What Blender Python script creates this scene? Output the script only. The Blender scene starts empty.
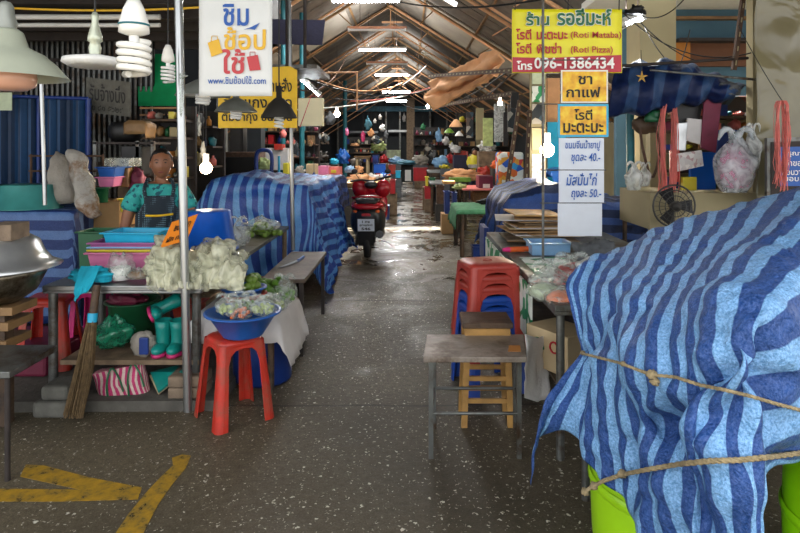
import bpy, bmesh, math, random
from mathutils import Vector, Matrix, noise
R = random.Random(7)
sc = bpy.context.scene
COL = sc.collection
VX, VY, F, H = 408.0, 148.0, 600.0, 1.5
def P(px, py, Y): return Vector(((px-VX)/F*Y, Y, H-(py-VY)/F*Y))
def X(px, Y): return (px-VX)/F*Y
def Z(py, Y): return H-(py-VY)/F*Y
def GY(py, z=0.0): return (H-z)*F/(py-VY)
def S(n, Y): return n/F*Y          # n pixels at distance Y in metres

# ------------------------------------------------------------ materials
MATS = {}
def _new(name):
    m = bpy.data.materials.new(name); m.use_nodes = True
    nt = m.node_tree; b = nt.nodes['Principled BSDF']
    MATS[name] = m
    return m, nt, b
def N(nt, t, **kw):
    n = nt.nodes.new(t)
    for k, v in kw.items():
        if k in n.inputs: n.inputs[k].default_value = v
        else: setattr(n, k, v)
    return n
def L(nt, a, b): nt.links.new(a, b)
def srgb(h):
    if isinstance(h, str):
        c = [int(h[i:i+2], 16)/255 for i in (0, 2, 4)]
        return tuple(x/12.92 if x <= .04045 else ((x+.055)/1.055)**2.4 for x in c)+(1,)
    return tuple(h)+(1,) if len(h) == 3 else h
def mixc(nt, fac, a, b):
    n = nt.nodes.new('ShaderNodeMix'); n.data_type = 'RGBA'
    if isinstance(fac, float): n.inputs[0].default_value = fac
    else: L(nt, fac, n.inputs[0])
    for s, v in ((6, a), (7, b)):
        if isinstance(v, tuple): n.inputs[s].default_value = v
        else: L(nt, v, n.inputs[s])
    return n.outputs[2]
def ramp(nt, src, stops, interp='LINEAR'):
    r = nt.nodes.new('ShaderNodeValToRGB'); r.color_ramp.interpolation = interp
    el = r.color_ramp.elements
    while len(el) < len(stops): el.new(.5)
    for e, (p, c) in zip(el, stops):
        e.position = p; e.color = c if isinstance(c, tuple) else (c, c, c, 1)
    L(nt, src, r.inputs[0])
    return r.outputs[0]
def mat(name, col, rough=.55, metal=0, var=.25, vs=9, bump=0, bs=40, emit=0, alpha=1, spec=.5, dirt=None, trans=0):
    if name in MATS: return MATS[name]
    m, nt, b = _new(name)
    c = srgb(col)
    tc = N(nt, 'ShaderNodeTexCoord')
    out = c
    if var:
        nz = N(nt, 'ShaderNodeTexNoise', Scale=float(vs), Detail=4.0)
        L(nt, tc.outputs['Object'], nz.inputs['Vector'])
        f = ramp(nt, nz.outputs[0], [(.3, 0.0), (.7, 1.0)])
        dk = tuple(x*(1-var) for x in c[:3])+(1,)
        lt = tuple(min(1, x*(1+var*.5)) for x in c[:3])+(1,)
        out = mixc(nt, f, dk, lt)
    if dirt:
        nz2 = N(nt, 'ShaderNodeTexNoise', Scale=float(vs)*.6, Detail=6.0, Roughness=.7)
        L(nt, tc.outputs['Object'], nz2.inputs['Vector'])
        f2 = ramp(nt, nz2.outputs[0], [(.48, 0.0), (.62, 1.0)])
        out = mixc(nt, f2, out, srgb(dirt))
    if isinstance(out, tuple): b.inputs['Base Color'].default_value = out
    else: L(nt, out, b.inputs['Base Color'])
    b.inputs['Roughness'].default_value = rough
    b.inputs['Metallic'].default_value = metal
    b.inputs['Specular IOR Level'].default_value = spec
    b.inputs['Alpha'].default_value = alpha
    if trans: b.inputs['Transmission Weight'].default_value = trans
    if emit:
        b.inputs['Emission Color'].default_value = c; b.inputs['Emission Strength'].default_value = emit
    if bump:
        nb = N(nt, 'ShaderNodeTexNoise', Scale=float(bs), Detail=3.0)
        L(nt, tc.outputs['Object'], nb.inputs['Vector'])
        bp = N(nt, 'ShaderNodeBump', Strength=float(bump), Distance=.02)
        L(nt, nb.outputs[0], bp.inputs['Height']); L(nt, bp.outputs[0], b.inputs['Normal'])
    return m
def stripe_mat(name, c1, c2, c3=None, freq=1.0, rough=.42, axis='u', speck=.35, bump=.5):
    """woven plastic sheet: bands along the uv axis, fibre mottling and crinkles"""
    if name in MATS: return MATS[name]
    m, nt, b = _new(name)
    tc = N(nt, 'ShaderNodeTexCoord')
    sx = N(nt, 'ShaderNodeSeparateXYZ'); L(nt, tc.outputs['UV'], sx.inputs[0])
    mu = N(nt, 'ShaderNodeMath', operation='MULTIPLY'); mu.inputs[1].default_value = freq
    L(nt, sx.outputs[0 if axis == 'u' else 1], mu.inputs[0])
    fr = N(nt, 'ShaderNodeMath', operation='FRACT'); L(nt, mu.outputs[0], fr.inputs[0])
    c3 = c3 or c1
    f = ramp(nt, fr.outputs[0], [(0, srgb(c1)), (.30, srgb(c3)), (.5, srgb(c1)), (.53, srgb(c2)), (.97, srgb(c2)), (.995, srgb(c1))])
    nz = N(nt, 'ShaderNodeTexNoise', Scale=150.0, Detail=3.0, Roughness=.7); L(nt, tc.outputs['Object'], nz.inputs['Vector'])
    nz2 = N(nt, 'ShaderNodeTexNoise', Scale=14.0, Detail=4.0); L(nt, tc.outputs['Object'], nz2.inputs['Vector'])
    ff = ramp(nt, nz.outputs[0], [(.35, 0.0), (.68, 1.0)])
    hsv = N(nt, 'ShaderNodeHueSaturation', Value=1.5, Saturation=.78); L(nt, f, hsv.inputs['Color'])
    hs2 = N(nt, 'ShaderNodeHueSaturation', Value=.68); L(nt, f, hs2.inputs['Color'])
    mx = mixc(nt, ff, hs2.outputs[0], hsv.outputs[0])
    sp = mixc(nt, 1-speck, mx, f) if speck < 1 else mx
    f4 = ramp(nt, nz2.outputs[0], [(.3, 0.0), (.7, 1.0)])
    hs3 = N(nt, 'ShaderNodeHueSaturation', Value=.8); L(nt, sp, hs3.inputs['Color'])
    L(nt, mixc(nt, f4, hs3.outputs[0], sp), b.inputs['Base Color'])
    b.inputs['Roughness'].default_value = rough; b.inputs['Specular IOR Level'].default_value = .3
    nb = N(nt, 'ShaderNodeTexNoise', Scale=32.0, Detail=5.0, Roughness=.65, Distortion=.6)
    L(nt, tc.outputs['Object'], nb.inputs['Vector'])
    bp = N(nt, 'ShaderNodeBump', Strength=bump, Distance=.02)
    L(nt, nb.outputs[0], bp.inputs['Height']); L(nt, bp.outputs[0], b.inputs['Normal'])
    return m
def bag_mat(name, col, opac=.35, rough=.25):
    """thin crinkled polythene: partly see-through film"""
    if name in MATS: return MATS[name]
    m, nt, b = _new(name)
    b.inputs['Base Color'].default_value = srgb(col); b.inputs['Roughness'].default_value = rough
    b.inputs['Specular IOR Level'].default_value = .8
    tc = N(nt, 'ShaderNodeTexCoord')
    nb = N(nt, 'ShaderNodeTexNoise', Scale=9.0, Detail=3.0, Distortion=1.6); L(nt, tc.outputs['Object'], nb.inputs['Vector'])
    bp = N(nt, 'ShaderNodeBump', Strength=.55, Distance=.03); L(nt, nb.outputs[0], bp.inputs['Height']); L(nt, bp.outputs[0], b.inputs['Normal'])
    tr = N(nt, 'ShaderNodeBsdfTransparent')
    tr.inputs[0].default_value = (.95, .97, .95, 1)
    mx = N(nt, 'ShaderNodeMixShader')
    al = ramp(nt, nb.outputs[0], [(.35, opac*.6), (.6, min(1, opac*1.7))])
    L(nt, al, mx.inputs[0]); L(nt, tr.outputs[0], mx.inputs[1]); L(nt, b.outputs[0], mx.inputs[2])
    L(nt, mx.outputs[0], nt.nodes['Material Output'].inputs[0])
    return m

# ------------------------------------------------------------ mesh builder
def rot(rx=0, ry=0, rz=0):
    return Matrix.Rotation(math.radians(rz), 3, 'Z') @ Matrix.Rotation(math.radians(ry), 3, 'Y') @ Matrix.Rotation(math.radians(rx), 3, 'X')
class MB:
    def __init__(s): s.v = []; s.f = []; s.uv = {}; s.smooth = []
    def add(s, vs, fs, smooth=False):
        o = len(s.v); s.v += [Vector(v) for v in vs]
        for f in fs: s.f.append(tuple(i+o for i in f)); s.smooth.append(smooth)
        return s
    def box(s, c, d, m=None):
        c = Vector(c); hx, hy, hz = d[0]/2, d[1]/2, d[2]/2
        vs = [Vector((a*hx, b*hy, e*hz)) for a in (-1, 1) for b in (-1, 1) for e in (-1, 1)]
        if m is not None: vs = [m @ v for v in vs]
        return s.add([v+c for v in vs], [(0,1,3,2),(4,6,7,5),(0,4,5,1),(2,3,7,6),(0,2,6,4),(1,5,7,3)])
    def bb(s, x0, x1, y0, y1, z0, z1): return s.box(((x0+x1)/2, (y0+y1)/2, (z0+z1)/2), (abs(x1-x0), abs(y1-y0), abs(z1-z0)))
    def hexa(s, bottom, top):     # two quads of corner points
        return s.add(list(bottom)+list(top), [(3,2,1,0),(4,5,6,7),(0,1,5,4),(1,2,6,5),(2,3,7,6),(3,0,4,7)])
    def tube(s, pts, r, n=8, cap=True, r1=None):
        pts = [Vector(p) for p in pts]; k = len(pts); vs = []; up = None
        for i, p in enumerate(pts):
            d = (pts[min(i+1, k-1)]-pts[max(i-1, 0)])
            d = d.normalized() if d.length > 1e-9 else Vector((0, 0, 1))
            if up is None: up = d.orthogonal().normalized()
            up = (up-d*up.dot(d)); up = up.normalized() if up.length > 1e-6 else d.orthogonal().normalized()
            w = d.cross(up)
            rr = r[i] if isinstance(r, (list, tuple)) else (r if r1 is None else r+(r1-r)*i/(k-1))
            for j in range(n):
                a = 2*math.pi*j/n; vs.append(p+up*math.cos(a)*rr+w*math.sin(a)*rr)
        fs = [(i*n+j, i*n+(j+1) % n, (i+1)*n+(j+1) % n, (i+1)*n+j) for i in range(k-1) for j in range(n)]
        s.add(vs, fs, True)
        if cap: s.add([vs[j] for j in range(n)], [tuple(range(n))[::-1]]); s.add([vs[(k-1)*n+j] for j in range(n)], [tuple(range(n))])
        return s
    def lathe(s, prof, c=(0,0,0), n=24, m=None, sx=1, sy=1):
        c = Vector(c); vs = []
        for r, z in prof:
            for j in range(n):
                a = 2*math.pi*j/n; v = Vector((r*math.cos(a)*sx, r*math.sin(a)*sy, z))
                vs.append((m @ v if m is not None else v)+c)
        k = len(prof)
        return s.add(vs, [(i*n+j, i*n+(j+1) % n, (i+1)*n+(j+1) % n, (i+1)*n+j) for i in range(k-1) for j in range(n)], True)
    def ball(s, c, r, n=12, m=None, fn=None):
        c = Vector(c); r = Vector(r if hasattr(r, '__len__') else (r, r, r)); k = max(4, n*2//3); vs = [Vector((0,0,1))]
        for i in range(1, k):
            t = math.pi*i/k
            for j in range(n):
                a = 2*math.pi*j/n; vs.append(Vector((math.sin(t)*math.cos(a), math.sin(t)*math.sin(a), math.cos(t))))
        vs.append(Vector((0,0,-1)))
        out = []
        for v in vs:
            q = Vector((v.x*r.x, v.y*r.y, v.z*r.z))
            if fn: q = fn(v, q)
            out.append((m @ q if m is not None else q)+c)
        fs = [(0, 1+j, 1+(j+1) % n) for j in range(n)]
        for i in range(k-2):
            fs += [(1+i*n+j, 1+(i+1)*n+j, 1+(i+1)*n+(j+1) % n, 1+i*n+(j+1) % n) for j in range(n)]
        e = len(vs)-1; o = 1+(k-2)*n
        fs += [(o+j, e, o+(j+1) % n) for j in range(n)]
        return s.add(out, fs, True)
    def grid(s, pts, nu, nv, uvs=None, smooth=True):
        o = len(s.v); s.add(pts, [(i*nv+j, (i+1)*nv+j, (i+1)*nv+j+1, i*nv+j+1) for i in range(nu-1) for j in range(nv-1)], smooth)
        if uvs:
            for i, u in enumerate(uvs): s.uv[o+i] = u
        return s
    def plate(s, pts, th):        # flat polygon extruded by vector th
        th = Vector(th); pts = [Vector(p) for p in pts]; n = len(pts)
        return s.add(pts+[p+th for p in pts], [tuple(range(n)), tuple(range(2*n-1, n-1, -1))]+[(j, n+j, n+(j+1) % n, (j+1) % n) for j in range(n)])
    def build(s, name, m, parent=None, bevel=0, solid=0, sub=0, label=None, tri=False):
        vs = s.v
        if parent is None:
            lo = Vector([min(v[i] for v in vs) for i in range(3)]); hi = Vector([max(v[i] for v in vs) for i in range(3)])
            off = Vector(((lo.x+hi.x)/2, (lo.y+hi.y)/2, lo.z)); loc = off
        else:
            off = Vector((0, 0, 0)); q = parent
            while q is not None: off = off+q.location; q = q.parent
            loc = Vector((0, 0, 0))
        me = bpy.data.meshes.new(name)
        me.from_pydata([v-off for v in vs], [], s.f); 
        me.polygons.foreach_set('use_smooth', s.smooth)
        if s.uv:
            ul = me.uv_layers.new(name='UVMap')
            for lp in me.loops:
                u = s.uv.get(lp.vertex_index)
                if u: ul.data[lp.index].uv = u
        bm = bmesh.new(); bm.from_mesh(me); bmesh.ops.recalc_face_normals(bm, faces=bm.faces); bm.to_mesh(me); bm.free()
        me.materials.append(m); o = bpy.data.objects.new(name, me); COL.objects.link(o); o.location = loc
        if parent is not None: o.parent = parent
        if bevel:
            b = o.modifiers.new('b', 'BEVEL'); b.width = bevel; b.segments = 2; b.limit_method = 'ANGLE'
        if solid:
            b = o.modifiers.new('s', 'SOLIDIFY'); b.thickness = solid; b.offset = 0
        if sub:
            b = o.modifiers.new('u', 'SUBSURF'); b.levels = b.render_levels = sub
        if label: o['label'] = label
        return o
def tag(o, label, cat, group=None, kind=None):
    if label: o['label'] = label
    if cat: o['category'] = cat
    if group: o['group'] = group
    if kind: o['kind'] = kind
    return o
def thing(name, label, cat, loc=(0,0,0), group=None):
    o = bpy.data.objects.new(name, None); COL.objects.link(o); o.location = loc; o.empty_display_size = .05
    return tag(o, label, cat, group)
def struct(name, mb, m, **kw):
    o = mb.build(name, m, **kw); o['kind'] = 'structure'; return o
def dup(root, loc, rz=None, label=None, group=None, scale=None):
    def cp(o, par):
        c = o.copy(); COL.objects.link(c); c.parent = par
        for ch in KIDS(o): cp(ch, c)
        return c
    r = cp(root, None); r.location = loc
    if rz is not None: r.rotation_euler.z = math.radians(rz)
    if scale: r.scale = (scale,)*3 if not hasattr(scale, '__len__') else scale
    if label: r['label'] = label
    if group: r['group'] = group
    return r
def KIDS(o): return [c for c in bpy.data.objects if c.parent == o]

# ------------------------------------------------------------ writing
_tc = {}
def text_geo(txt, bold=0.0, shear=0.0):
    k = (txt, bold, shear)
    if k in _tc: return _tc[k]
    cu = bpy.data.curves.new('t', 'FONT'); cu.body = txt; cu.size = 1; cu.offset = bold; cu.shear = shear
    cu.resolution_u = 3
    o = bpy.data.objects.new('t', cu); COL.objects.link(o)
    dg = bpy.context.evaluated_depsgraph_get(); dg.update()
    me = bpy.data.meshes.new_from_object(o.evaluated_get(dg))
    vs = [v.co.copy() for v in me.vertices]; fs = [tuple(p.vertices) for p in me.polygons]
    bpy.data.objects.remove(o); bpy.data.curves.remove(cu); bpy.data.meshes.remove(me)
    _tc[k] = (vs, fs); return vs, fs
def put_text(mb, txt, o, ux, uz, w, h, bold=0.0, shear=0.0):
    """fit the lettering to a w x h box whose lower-left corner is o, axes ux (right) and uz (up)"""
    vs, fs = text_geo(txt, bold, shear)
    if not vs: return
    x0 = min(v.x for v in vs); x1 = max(v.x for v in vs); y0 = min(v.y for v in vs); y1 = max(v.y for v in vs)
    o, ux, uz = Vector(o), Vector(ux), Vector(uz)
    mb.add([o+ux*((v.x-x0)/(x1-x0)*w)+uz*((v.y-y0)/(y1-y0)*h) for v in vs], fs)
def sign_text(parent, items, Y, m, eps=.004, name='lettering', bold=.02, shear=0):
    mb = MB()
    for it in items:
        t, x0, y0, x1, y1 = it[:5]
        o = P(x0, y1, Y); o.y -= eps
        put_text(mb, t, o, (1,0,0), (0,0,1), S(x1-x0, Y), S(y1-y0, Y), it[5] if len(it) > 5 else bold, shear)
    return mb.build(name, m, parent)

# ------------------------------------------------------------ spline sheets
def crom(a, b, c, d, t):
    return .5*((2*b)+(c-a)*t+(2*a-5*b+4*c-d)*t*t+(3*b-a-3*c+d)*t*t*t)
def spline(pts, n):
    k = len(pts); out = []
    for i in range(n):
        x = i/(n-1)*(k-1); j = min(int(x), k-2); t = x-j
        g = lambda q: pts[q] if 0 <= q < k else (pts[0]*2-pts[1] if q < 0 else pts[-1]*2-pts[-2])
        out.append(crom(g(j-1), g(j), g(j+1), g(j+2), t))
    return out
def sheet(rows, us, nu, nv, fold=None, vlen=1.0, amp=.012, sc=5, seed=0):
    """rows: list of lists of Vectors; returns MB with a smooth wrinkled surface and stripe uv"""
    cols = [spline(r, nv) for r in rows]
    uu = spline([Vector((u, 0, 0)) for u in us], nu)
    full = []
    for j in range(nv):
        full.append(spline([c[j] for c in cols], nu))
    pts, uvs = [], []
    for i in range(nu):
        for j in range(nv):
            p = full[j][i].copy()
            a = full[j][min(i+1, nu-1)]-full[j][max(i-1, 0)]; b = full[min(j+1, nv-1)][i]-full[max(j-1, 0)][i]
            n = a.cross(b); n = n.normalized() if n.length > 1e-9 else Vector((0, -1, 0))
            q = p*sc+Vector((seed*3.1, 0, 0))
            d = noise.noise(q)*amp+noise.noise(q*2.7)*amp*.5+abs(noise.noise(q*1.6+Vector((7, 3, 1))))*-amp*.9
            if fold: d += fold(uu[i].x, j/(nv-1), p)
            pts.append(p+n*d); uvs.append((uu[i].x, j/(nv-1)*vlen))
    mb = MB(); mb.grid(pts, nu, nv, uvs); return mb
def drape(x0, x1, y0, y1, z, drops, m, name, parent=None, n=26, amp=.012, seed=0, flare=.05, ufreq=None, solid=.002, axis='x', top=None):
    """cloth over a box: top at height z, hanging by drops=(left,right,front,back)"""
    l, r, f, b = drops
    W, D = x1-x0, y1-y0
    ext_x = [(-l, 'l'), (W+r, 'r')]
    nu = max(10, int((W+l+r)/.05)); nv = max(10, int((D+f+b)/.05)); nu = min(nu, 70); nv = min(nv, 70)
    pts, uvs = [], []
    for i in range(nu):
        a = -l+(W+l+r)*i/(nu-1)
        for j in range(nv):
            c = -f+(D+f+b)*j/(nv-1)
            x = min(max(a, 0), W); y = min(max(c, 0), D); zz = z
            ox = a-x; oy = c-y
            dx = abs(ox); dy = abs(oy); dd = math.hypot(dx, dy)
            zz -= max(dx, dy) if min(dx, dy) < 1e-6 else dd*.92
            px = x0+x+(math.copysign(flare*dx, ox) if dx else 0); py = y0+y+(math.copysign(flare*.5*dy, oy) if dy else 0)
            if dx and dy: px += math.copysign(min(dx, dy)*.1, ox); py += math.copysign(min(dx, dy)*.1, oy)
            q = Vector((a*3+seed, c*3, seed*2.3)); w = noise.noise(q)+.5*noise.noise(q*2.3)
            hang = max(dx, dy)
            if hang > .01:
                k = math.sin((c if dx > dy else a)*22+seed)*.018*min(1, hang*4)+w*amp*2
                if dx >= dy: px += math.copysign(abs(k), ox)
                else: py += math.copysign(abs(k), oy)
                px += noise.noise(q*.8+Vector((5, 5, 5)))*amp*1.5; zz += noise.noise(q*.9)*amp*min(1, hang*3)
            else:
                zz += abs(w)*amp*1.2
                if top: zz += top(x/W, y/D)
            pts.append(Vector((px, py, max(zz, .012)))); uvs.append((a, c) if axis == 'x' else (c, a))
    mb = MB(); mb.grid(pts, nu, nv, uvs)
    return mb.build(name, m, parent, solid=solid)
def blob(mb, c, r, seed=0, amp=.25, n=18, sc=2.2, flat=-1, pinch=0, m=None):
    def fn(v, q):
        w = v*sc+Vector((seed*1.7, seed*.9, 0))
        d = 1+amp*(noise.noise(w)+.6*noise.noise(w*2.3)+.35*noise.noise(w*5))
        q = q*d
        if pinch and v.z > .3:
            k = 1-pinch*(v.z-.3)/.7; q.x *= k; q.y *= k
        if q.z < flat*r[2]: q.z = flat*r[2]
        return q
    if not hasattr(r, '__len__'): r = (r, r, r)
    mb.ball(c, r, n, m, fn); return mb
def bag(name, c, r, m, label, cat='plastic bag', seed=0, handles=True, group=None, filling=None, amp=.22):
    """a knotted polythene bag: crumpled body pinched into a neck with two ears"""
    cx, cy, cz = c; rx, ry, rz = r
    t = thing(name, label, cat, (cx, cy, cz-rz*.8), group)
    def crease(v, q):
        w_ = v*1.7+Vector((seed*1.3, seed*.7, 0)); th = math.atan2(v.y, v.x)
        up_ = max(0, v.z)
        d_ = 1+amp*(.9*noise.noise(w_)-.8*abs(noise.noise(w_*2.2))-.45*abs(noise.noise(w_*4.6)))+.07*up_*math.sin(th*7+seed+v.z*3)+.04*up_*math.sin(th*13+seed*2)
        q = q*d_
        if v.z > .25:
            k_ = 1-.78*((v.z-.25)/.75)**.8; q.x *= k_; q.y *= k_
        if q.z < -.8*rz: q.z = -.8*rz
        return q
    mb = MB(); mb.ball(c, r, 34, None, crease); mb.build('bag_body', m, t)
    if filling:
        fm, kind = filling; fb = MB()
        if kind == 'lump': blob(fb, (cx, cy, cz-rz*.12), (rx*.78, ry*.78, rz*.66), seed+5, .2, 14, 2.5, flat=-.85)
        else:
            rr = random.Random(seed); k = 26
            for i in range(k):
                a = rr.uniform(0, 6.28); q = math.sqrt(rr.uniform(0, 1))*.68
                fb.ball((cx+math.cos(a)*q*rx, cy+math.sin(a)*q*ry, cz-rz*.55+rr.uniform(0, .8)*rz*(1-q*.6)), min(rx, rz)*rr.uniform(.15, .22), 8)
        fo = fb.build('contents', fm, t)
    if handles:
        hb = MB()
        for s in (-1, 1):
            pts = [Vector((cx+s*rx*.1, cy, cz+rz*.8)), Vector((cx+s*rx*.3, cy-.01, cz+rz*1.02)), Vector((cx+s*rx*.62, cy-.02, cz+rz*1.0)), Vector((cx+s*rx*.8, cy-.01, cz+rz*.72))]
            hb.tube(spline(pts, 8), [rx*.2, rx*.17, rx*.14, rx*.15, rx*.16, rx*.14, rx*.1, rx*.04], 8)
        hb.build('handle', m, t)
    return t
def table(name, x0, x1, y0, y1, z, mtop, mleg, label, th=.03, leg=.02, shelf=None, lip=0, round_leg=True, cat='table', group=None, skip=(), rails=True, z0=0):
    t = thing(name, label, cat, ((x0+x1)/2, (y0+y1)/2, z0), group); TABS.append((x0, x1, y0, y1))
    mb = MB(); mb.bb(x0, x1, y0, y1, z-th, z)
    if lip: mb.bb(x0, x1, y0, y0+.012, z-lip, z-th); mb.bb(x0, x0+.012, y0, y1, z-lip, z-th); mb.bb(x1-.012, x1, y0, y1, z-lip, z-th); mb.bb(x0, x1, y1-.012, y1, z-lip, z-th)
    mb.build('tabletop', mtop, t, bevel=.004)
    i = leg+.015
    for k, (a, b) in enumerate(((x0+i, y0+i), (x1-i, y0+i), (x0+i, y1-i), (x1-i, y1-i))):
        if k in skip: continue
        lb = MB()
        if round_leg: lb.tube([(a, b, z0), (a, b, z-th)], leg, 12)
        else: lb.bb(a-leg, a+leg, b-leg, b+leg, z0, z-th)
        lb.build('leg', mleg, t)
    if rails:
        rb = MB(); h = (z-z0)*.28+z0
        rb.bb(x0+i, x1-i, y0+i-.012, y0+i+.012, h, h+.025); rb.bb(x0+i, x1-i, y1-i-.012, y1-i+.012, h, h+.025)
        rb.bb(x0+i-.012, x0+i+.012, y0+i, y1-i, h, h+.025); rb.bb(x1-i-.012, x1-i+.012, y0+i, y1-i, h, h+.025)
        rb.build('rail', mleg, t)
    if shelf is not None:
        sb = MB(); sb.bb(x0+i*.6, x1-i*.6, y0+i*.6, y1-i*.6, shelf-.012, shelf); sb.build('shelf', mtop, t)
    return t
def basin(name, c, r, h, m, label, cat='basin', flare=1.25, sx=1, sy=1, group=None, inverted=False, rim=.02, n=32):
    """round tub: r is the rim radius"""
    b = r/flare
    prof = [(.001, .004), (b, .004), (b+.004, .01), (r-.004, h-.012), (r+rim, h-.006), (r+rim, h), (r-.006, h+.002), (b-.006, .014), (.001, .014)]
    if inverted: prof = [(p, h-q) for p, q in prof]
    mb = MB(); mb.lathe(prof, c, n, sx=sx, sy=sy)
    o = mb.build(name, m); return tag(o, label, cat, group)
def crate(name, x0, x1, y0, y1, z0, z1, m, label, cat='tray', flare=.03, rimw=.018, group=None, wall=.006, parent=None, rz=0, holes=False):
    """rectangular open tub with sloping sides and a rolled rim"""
    mb = MB(); cx, cy = (x0+x1)/2, (y0+y1)/2; M3 = rot(rz=rz)
    def ring(ix, z): return [M3 @ Vector((a, b, 0))+Vector((cx, cy, z)) for a, b in ((x0-cx+ix, y0-cy+ix), (x1-cx-ix, y0-cy+ix), (x1-cx-ix, y1-cy-ix), (x0-cx+ix, y1-cy-ix))]
    rings = [ring(flare, z0), ring(rimw, z1-.012), ring(0, z1-.01), ring(0, z1), ring(rimw+wall, z1), ring(flare+wall, z0+wall)]
    vs = [v for r_ in rings for v in r_]; fs = [(3, 2, 1, 0), (20, 21, 22, 23)]
    for i in range(5): fs += [(i*4+j, i*4+(j+1) % 4, (i+1)*4+(j+1) % 4, (i+1)*4+j) for j in range(4)]
    mb.add(vs, fs); o = mb.build(name, m, parent, bevel=.003)
    return tag(o, label, cat, group) if parent is None else o
def carton(name, c, d, m, label, rz=0, cat='cardboard box', group=None, tape=True):
    t = thing(name, label, cat, (c[0], c[1], c[2]-d[2]/2), group); M3 = rot(rz=rz)
    mb = MB(); mb.box(c, d, M3); mb.build('box_body', m, t, bevel=.004)
    if tape:
        tb = MB(); tb.box(Vector(c)+Vector((0, 0, d[2]/2)), (d[0]*1.002, .045, .002), M3); tb.build('tape', MT['tape'], t)
    return t
def catenary(a, b, sag, n=12):
    a, b = Vector(a), Vector(b)
    return [a.lerp(b, i/(n-1))-Vector((0, 0, sag*4*(i/(n-1))*(1-i/(n-1)))) for i in range(n)]
def wire(name, a, b, sag, r, m, label, cat='cable', group=None, n=14):
    mb = MB(); mb.tube(catenary(a, b, sag, n), r, 6); return tag(mb.build(name, m), label, cat, group)
MT = {}; TABS = []
# ============================================================ materials
mat('steel', '9a9c9c', .32, .85, .18, 6, .05, 60)
mat('steel_dull', '6f716e', .45, .7, .3, 8, .1, 60, dirt='4a3a2c')
mat('pipe', 'b3b5b4', .3, .9, .1, 5)
mat('rust', '5a4334', .75, .3, .4, 20, .2, 60)
mat('sack_print', 'a39e95', .85, 0, .2, 9, .5, 60, dirt='76583c')
mat('peach_paint', 'd9a377', .6, 0, .2, 4)
mat('dark_iron', '3a3330', .7, .3, .3, 12)
mat('black', '131313', .5, 0, .2)
mat('black_plastic', '1a1a1c', .35)
mat('rubber', '161616', .8)
mat('white_plastic', 'e4e4e0', .35, 0, .06)
mat('ceramic_white', 'eceae2', .25, 0, .04)
mat('enamel_cream', 'c3c9b4', .3, .35, .12, 7, .04, 30)
mat('enamel_grey', '8b8f88', .4, .3, .25, 8)
mat('lamp_dark', '3c3a36', .5, .3, .2)
mat('wood', '8a6a44', .6, 0, .35, 6, .2, 30)
mat('wood_light', 'b58a4c', .6, 0, .35, 9, .2, 30)
mat('wood_dark', '54402e', .65, 0, .4, 8, .25, 30, dirt='2a211b')
mat('wood_old', '7a6650', .75, 0, .4, 12, .3, 40)
mat('bench_top', '8d8277', .42, .2, .3, 7, .15, 30, dirt='5b4c40')
mat('cardboard', 'a78357', .8, 0, .15, 7)
mat('cardboard_pale', 'c0aa84', .8, 0, .15, 7)
mat('tape', 'b89b6a', .3)
mat('paper', 'e6e4da', .7, 0, .06)
mat('red_plastic', 'b82e1f', .38, 0, .25, 10, .05, 40, dirt='9c4534')
mat('red_deep', 'ad1c24', .4, 0, .2)
mat('stool_red', 'a63a30', .38, 0, .2, 6, .05, 40)
mat('stool_blue', '1a459c', .4, 0, .2)
mat('bench_brown', '5f5145', .5, .1, .35, 7, .2, 30, dirt='41362d')
mat('tub_teal', '3f8883', .35, 0, .15)
mat('blue_plastic', '1f58a6', .35, 0, .15)
mat('blue_bucket', '0d55b8', .3, 0, .12)
mat('navy_plastic', '17357c', .4, 0, .2)
mat('cyan_plastic', '25a8cf', .35, 0, .12)
mat('pink_plastic', 'd77ba5', .4, 0, .12)
mat('purple_plastic', 'a45c92', .4, 0, .12)
mat('yellow_plastic', 'd8c93a', .4, 0, .1)
mat('orange_plastic', 'ec6a2c', .4)
mat('hot_pink', 'e02c80', .4, 0, .15)
mat('green_plastic', '1d5d3a', .4, 0, .2)
mat('lime_plastic', '9fd61a', .35, 0, .12, 5)
mat('pale_blue_plastic', '7fa9cf', .4, 0, .1)
mat('teal_rubber', '13897f', .35, 0, .15)
mat('pink_rubber', 'c2306c', .4)
mat('concrete', '5f5e57', .85, 0, .3, 12, .4, 30)
mat('brick', '7d6c5a', .85, 0, .35, 14, .3, 30)
mat('kerb', '55524b', .85, 0, .35, 8, .4, 30)
mat('maroon', '6e1c38', .6, 0, .3)
mat('ink_black', '15130f', .6, 0, 0)
mat('ink_red', 'b01828', .5, 0, 0)
mat('ink_green', '17653f', .5, 0, 0)
mat('ink_blue', '1f57a8', .5, 0, 0)
mat('ink_yellow', 'e2b127', .5, 0, 0)
mat('ink_crimson', 'c03a40', .5, 0, 0)
mat('ink_white', 'f2f0ea', .5, 0, 0)
mat('sign_white', 'dcdedb', .35, 0, .05, 6, .12, 8)
mat('sign_yellow', 'e8e01e', .4, 0, .06)
mat('lightbox', 'eadfb6', .5, 0, .05)
mat('board_yellow', 'eebf10', .5, 0, .12)
mat('sign_red', 'b3122c', .4, 0, .1)
mat('card_white', 'd5dae2', .5, 0, .05)
mat('card_orange', 'f08a1c', .5, 0, .08)
mat('rope', '9a8a68', .9, 0, .35, 60, .5, 120)
mat('straw', '6b5638', .85, 0, .4, 40, .4, 60)
mat('cyan_cloth', '18a9c4', .9, 0, .2, 8, .3, 90)
mat('white_cloth', 'cfcbc8', .85, 0, .12, 5, .2, 40)
mat('grey_cloth', '5a5d60', .9, 0, .3, 8, .3, 40)
mat('sack', '9c958a', .85, 0, .2, 9, .5, 60)
mat('canvas_peach', 'd8a070', .85, 0, .2, 5, .25, 20)
mat('dark_tarp', '2a2840', .7, 0, .2, 12, .2, 30)
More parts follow.
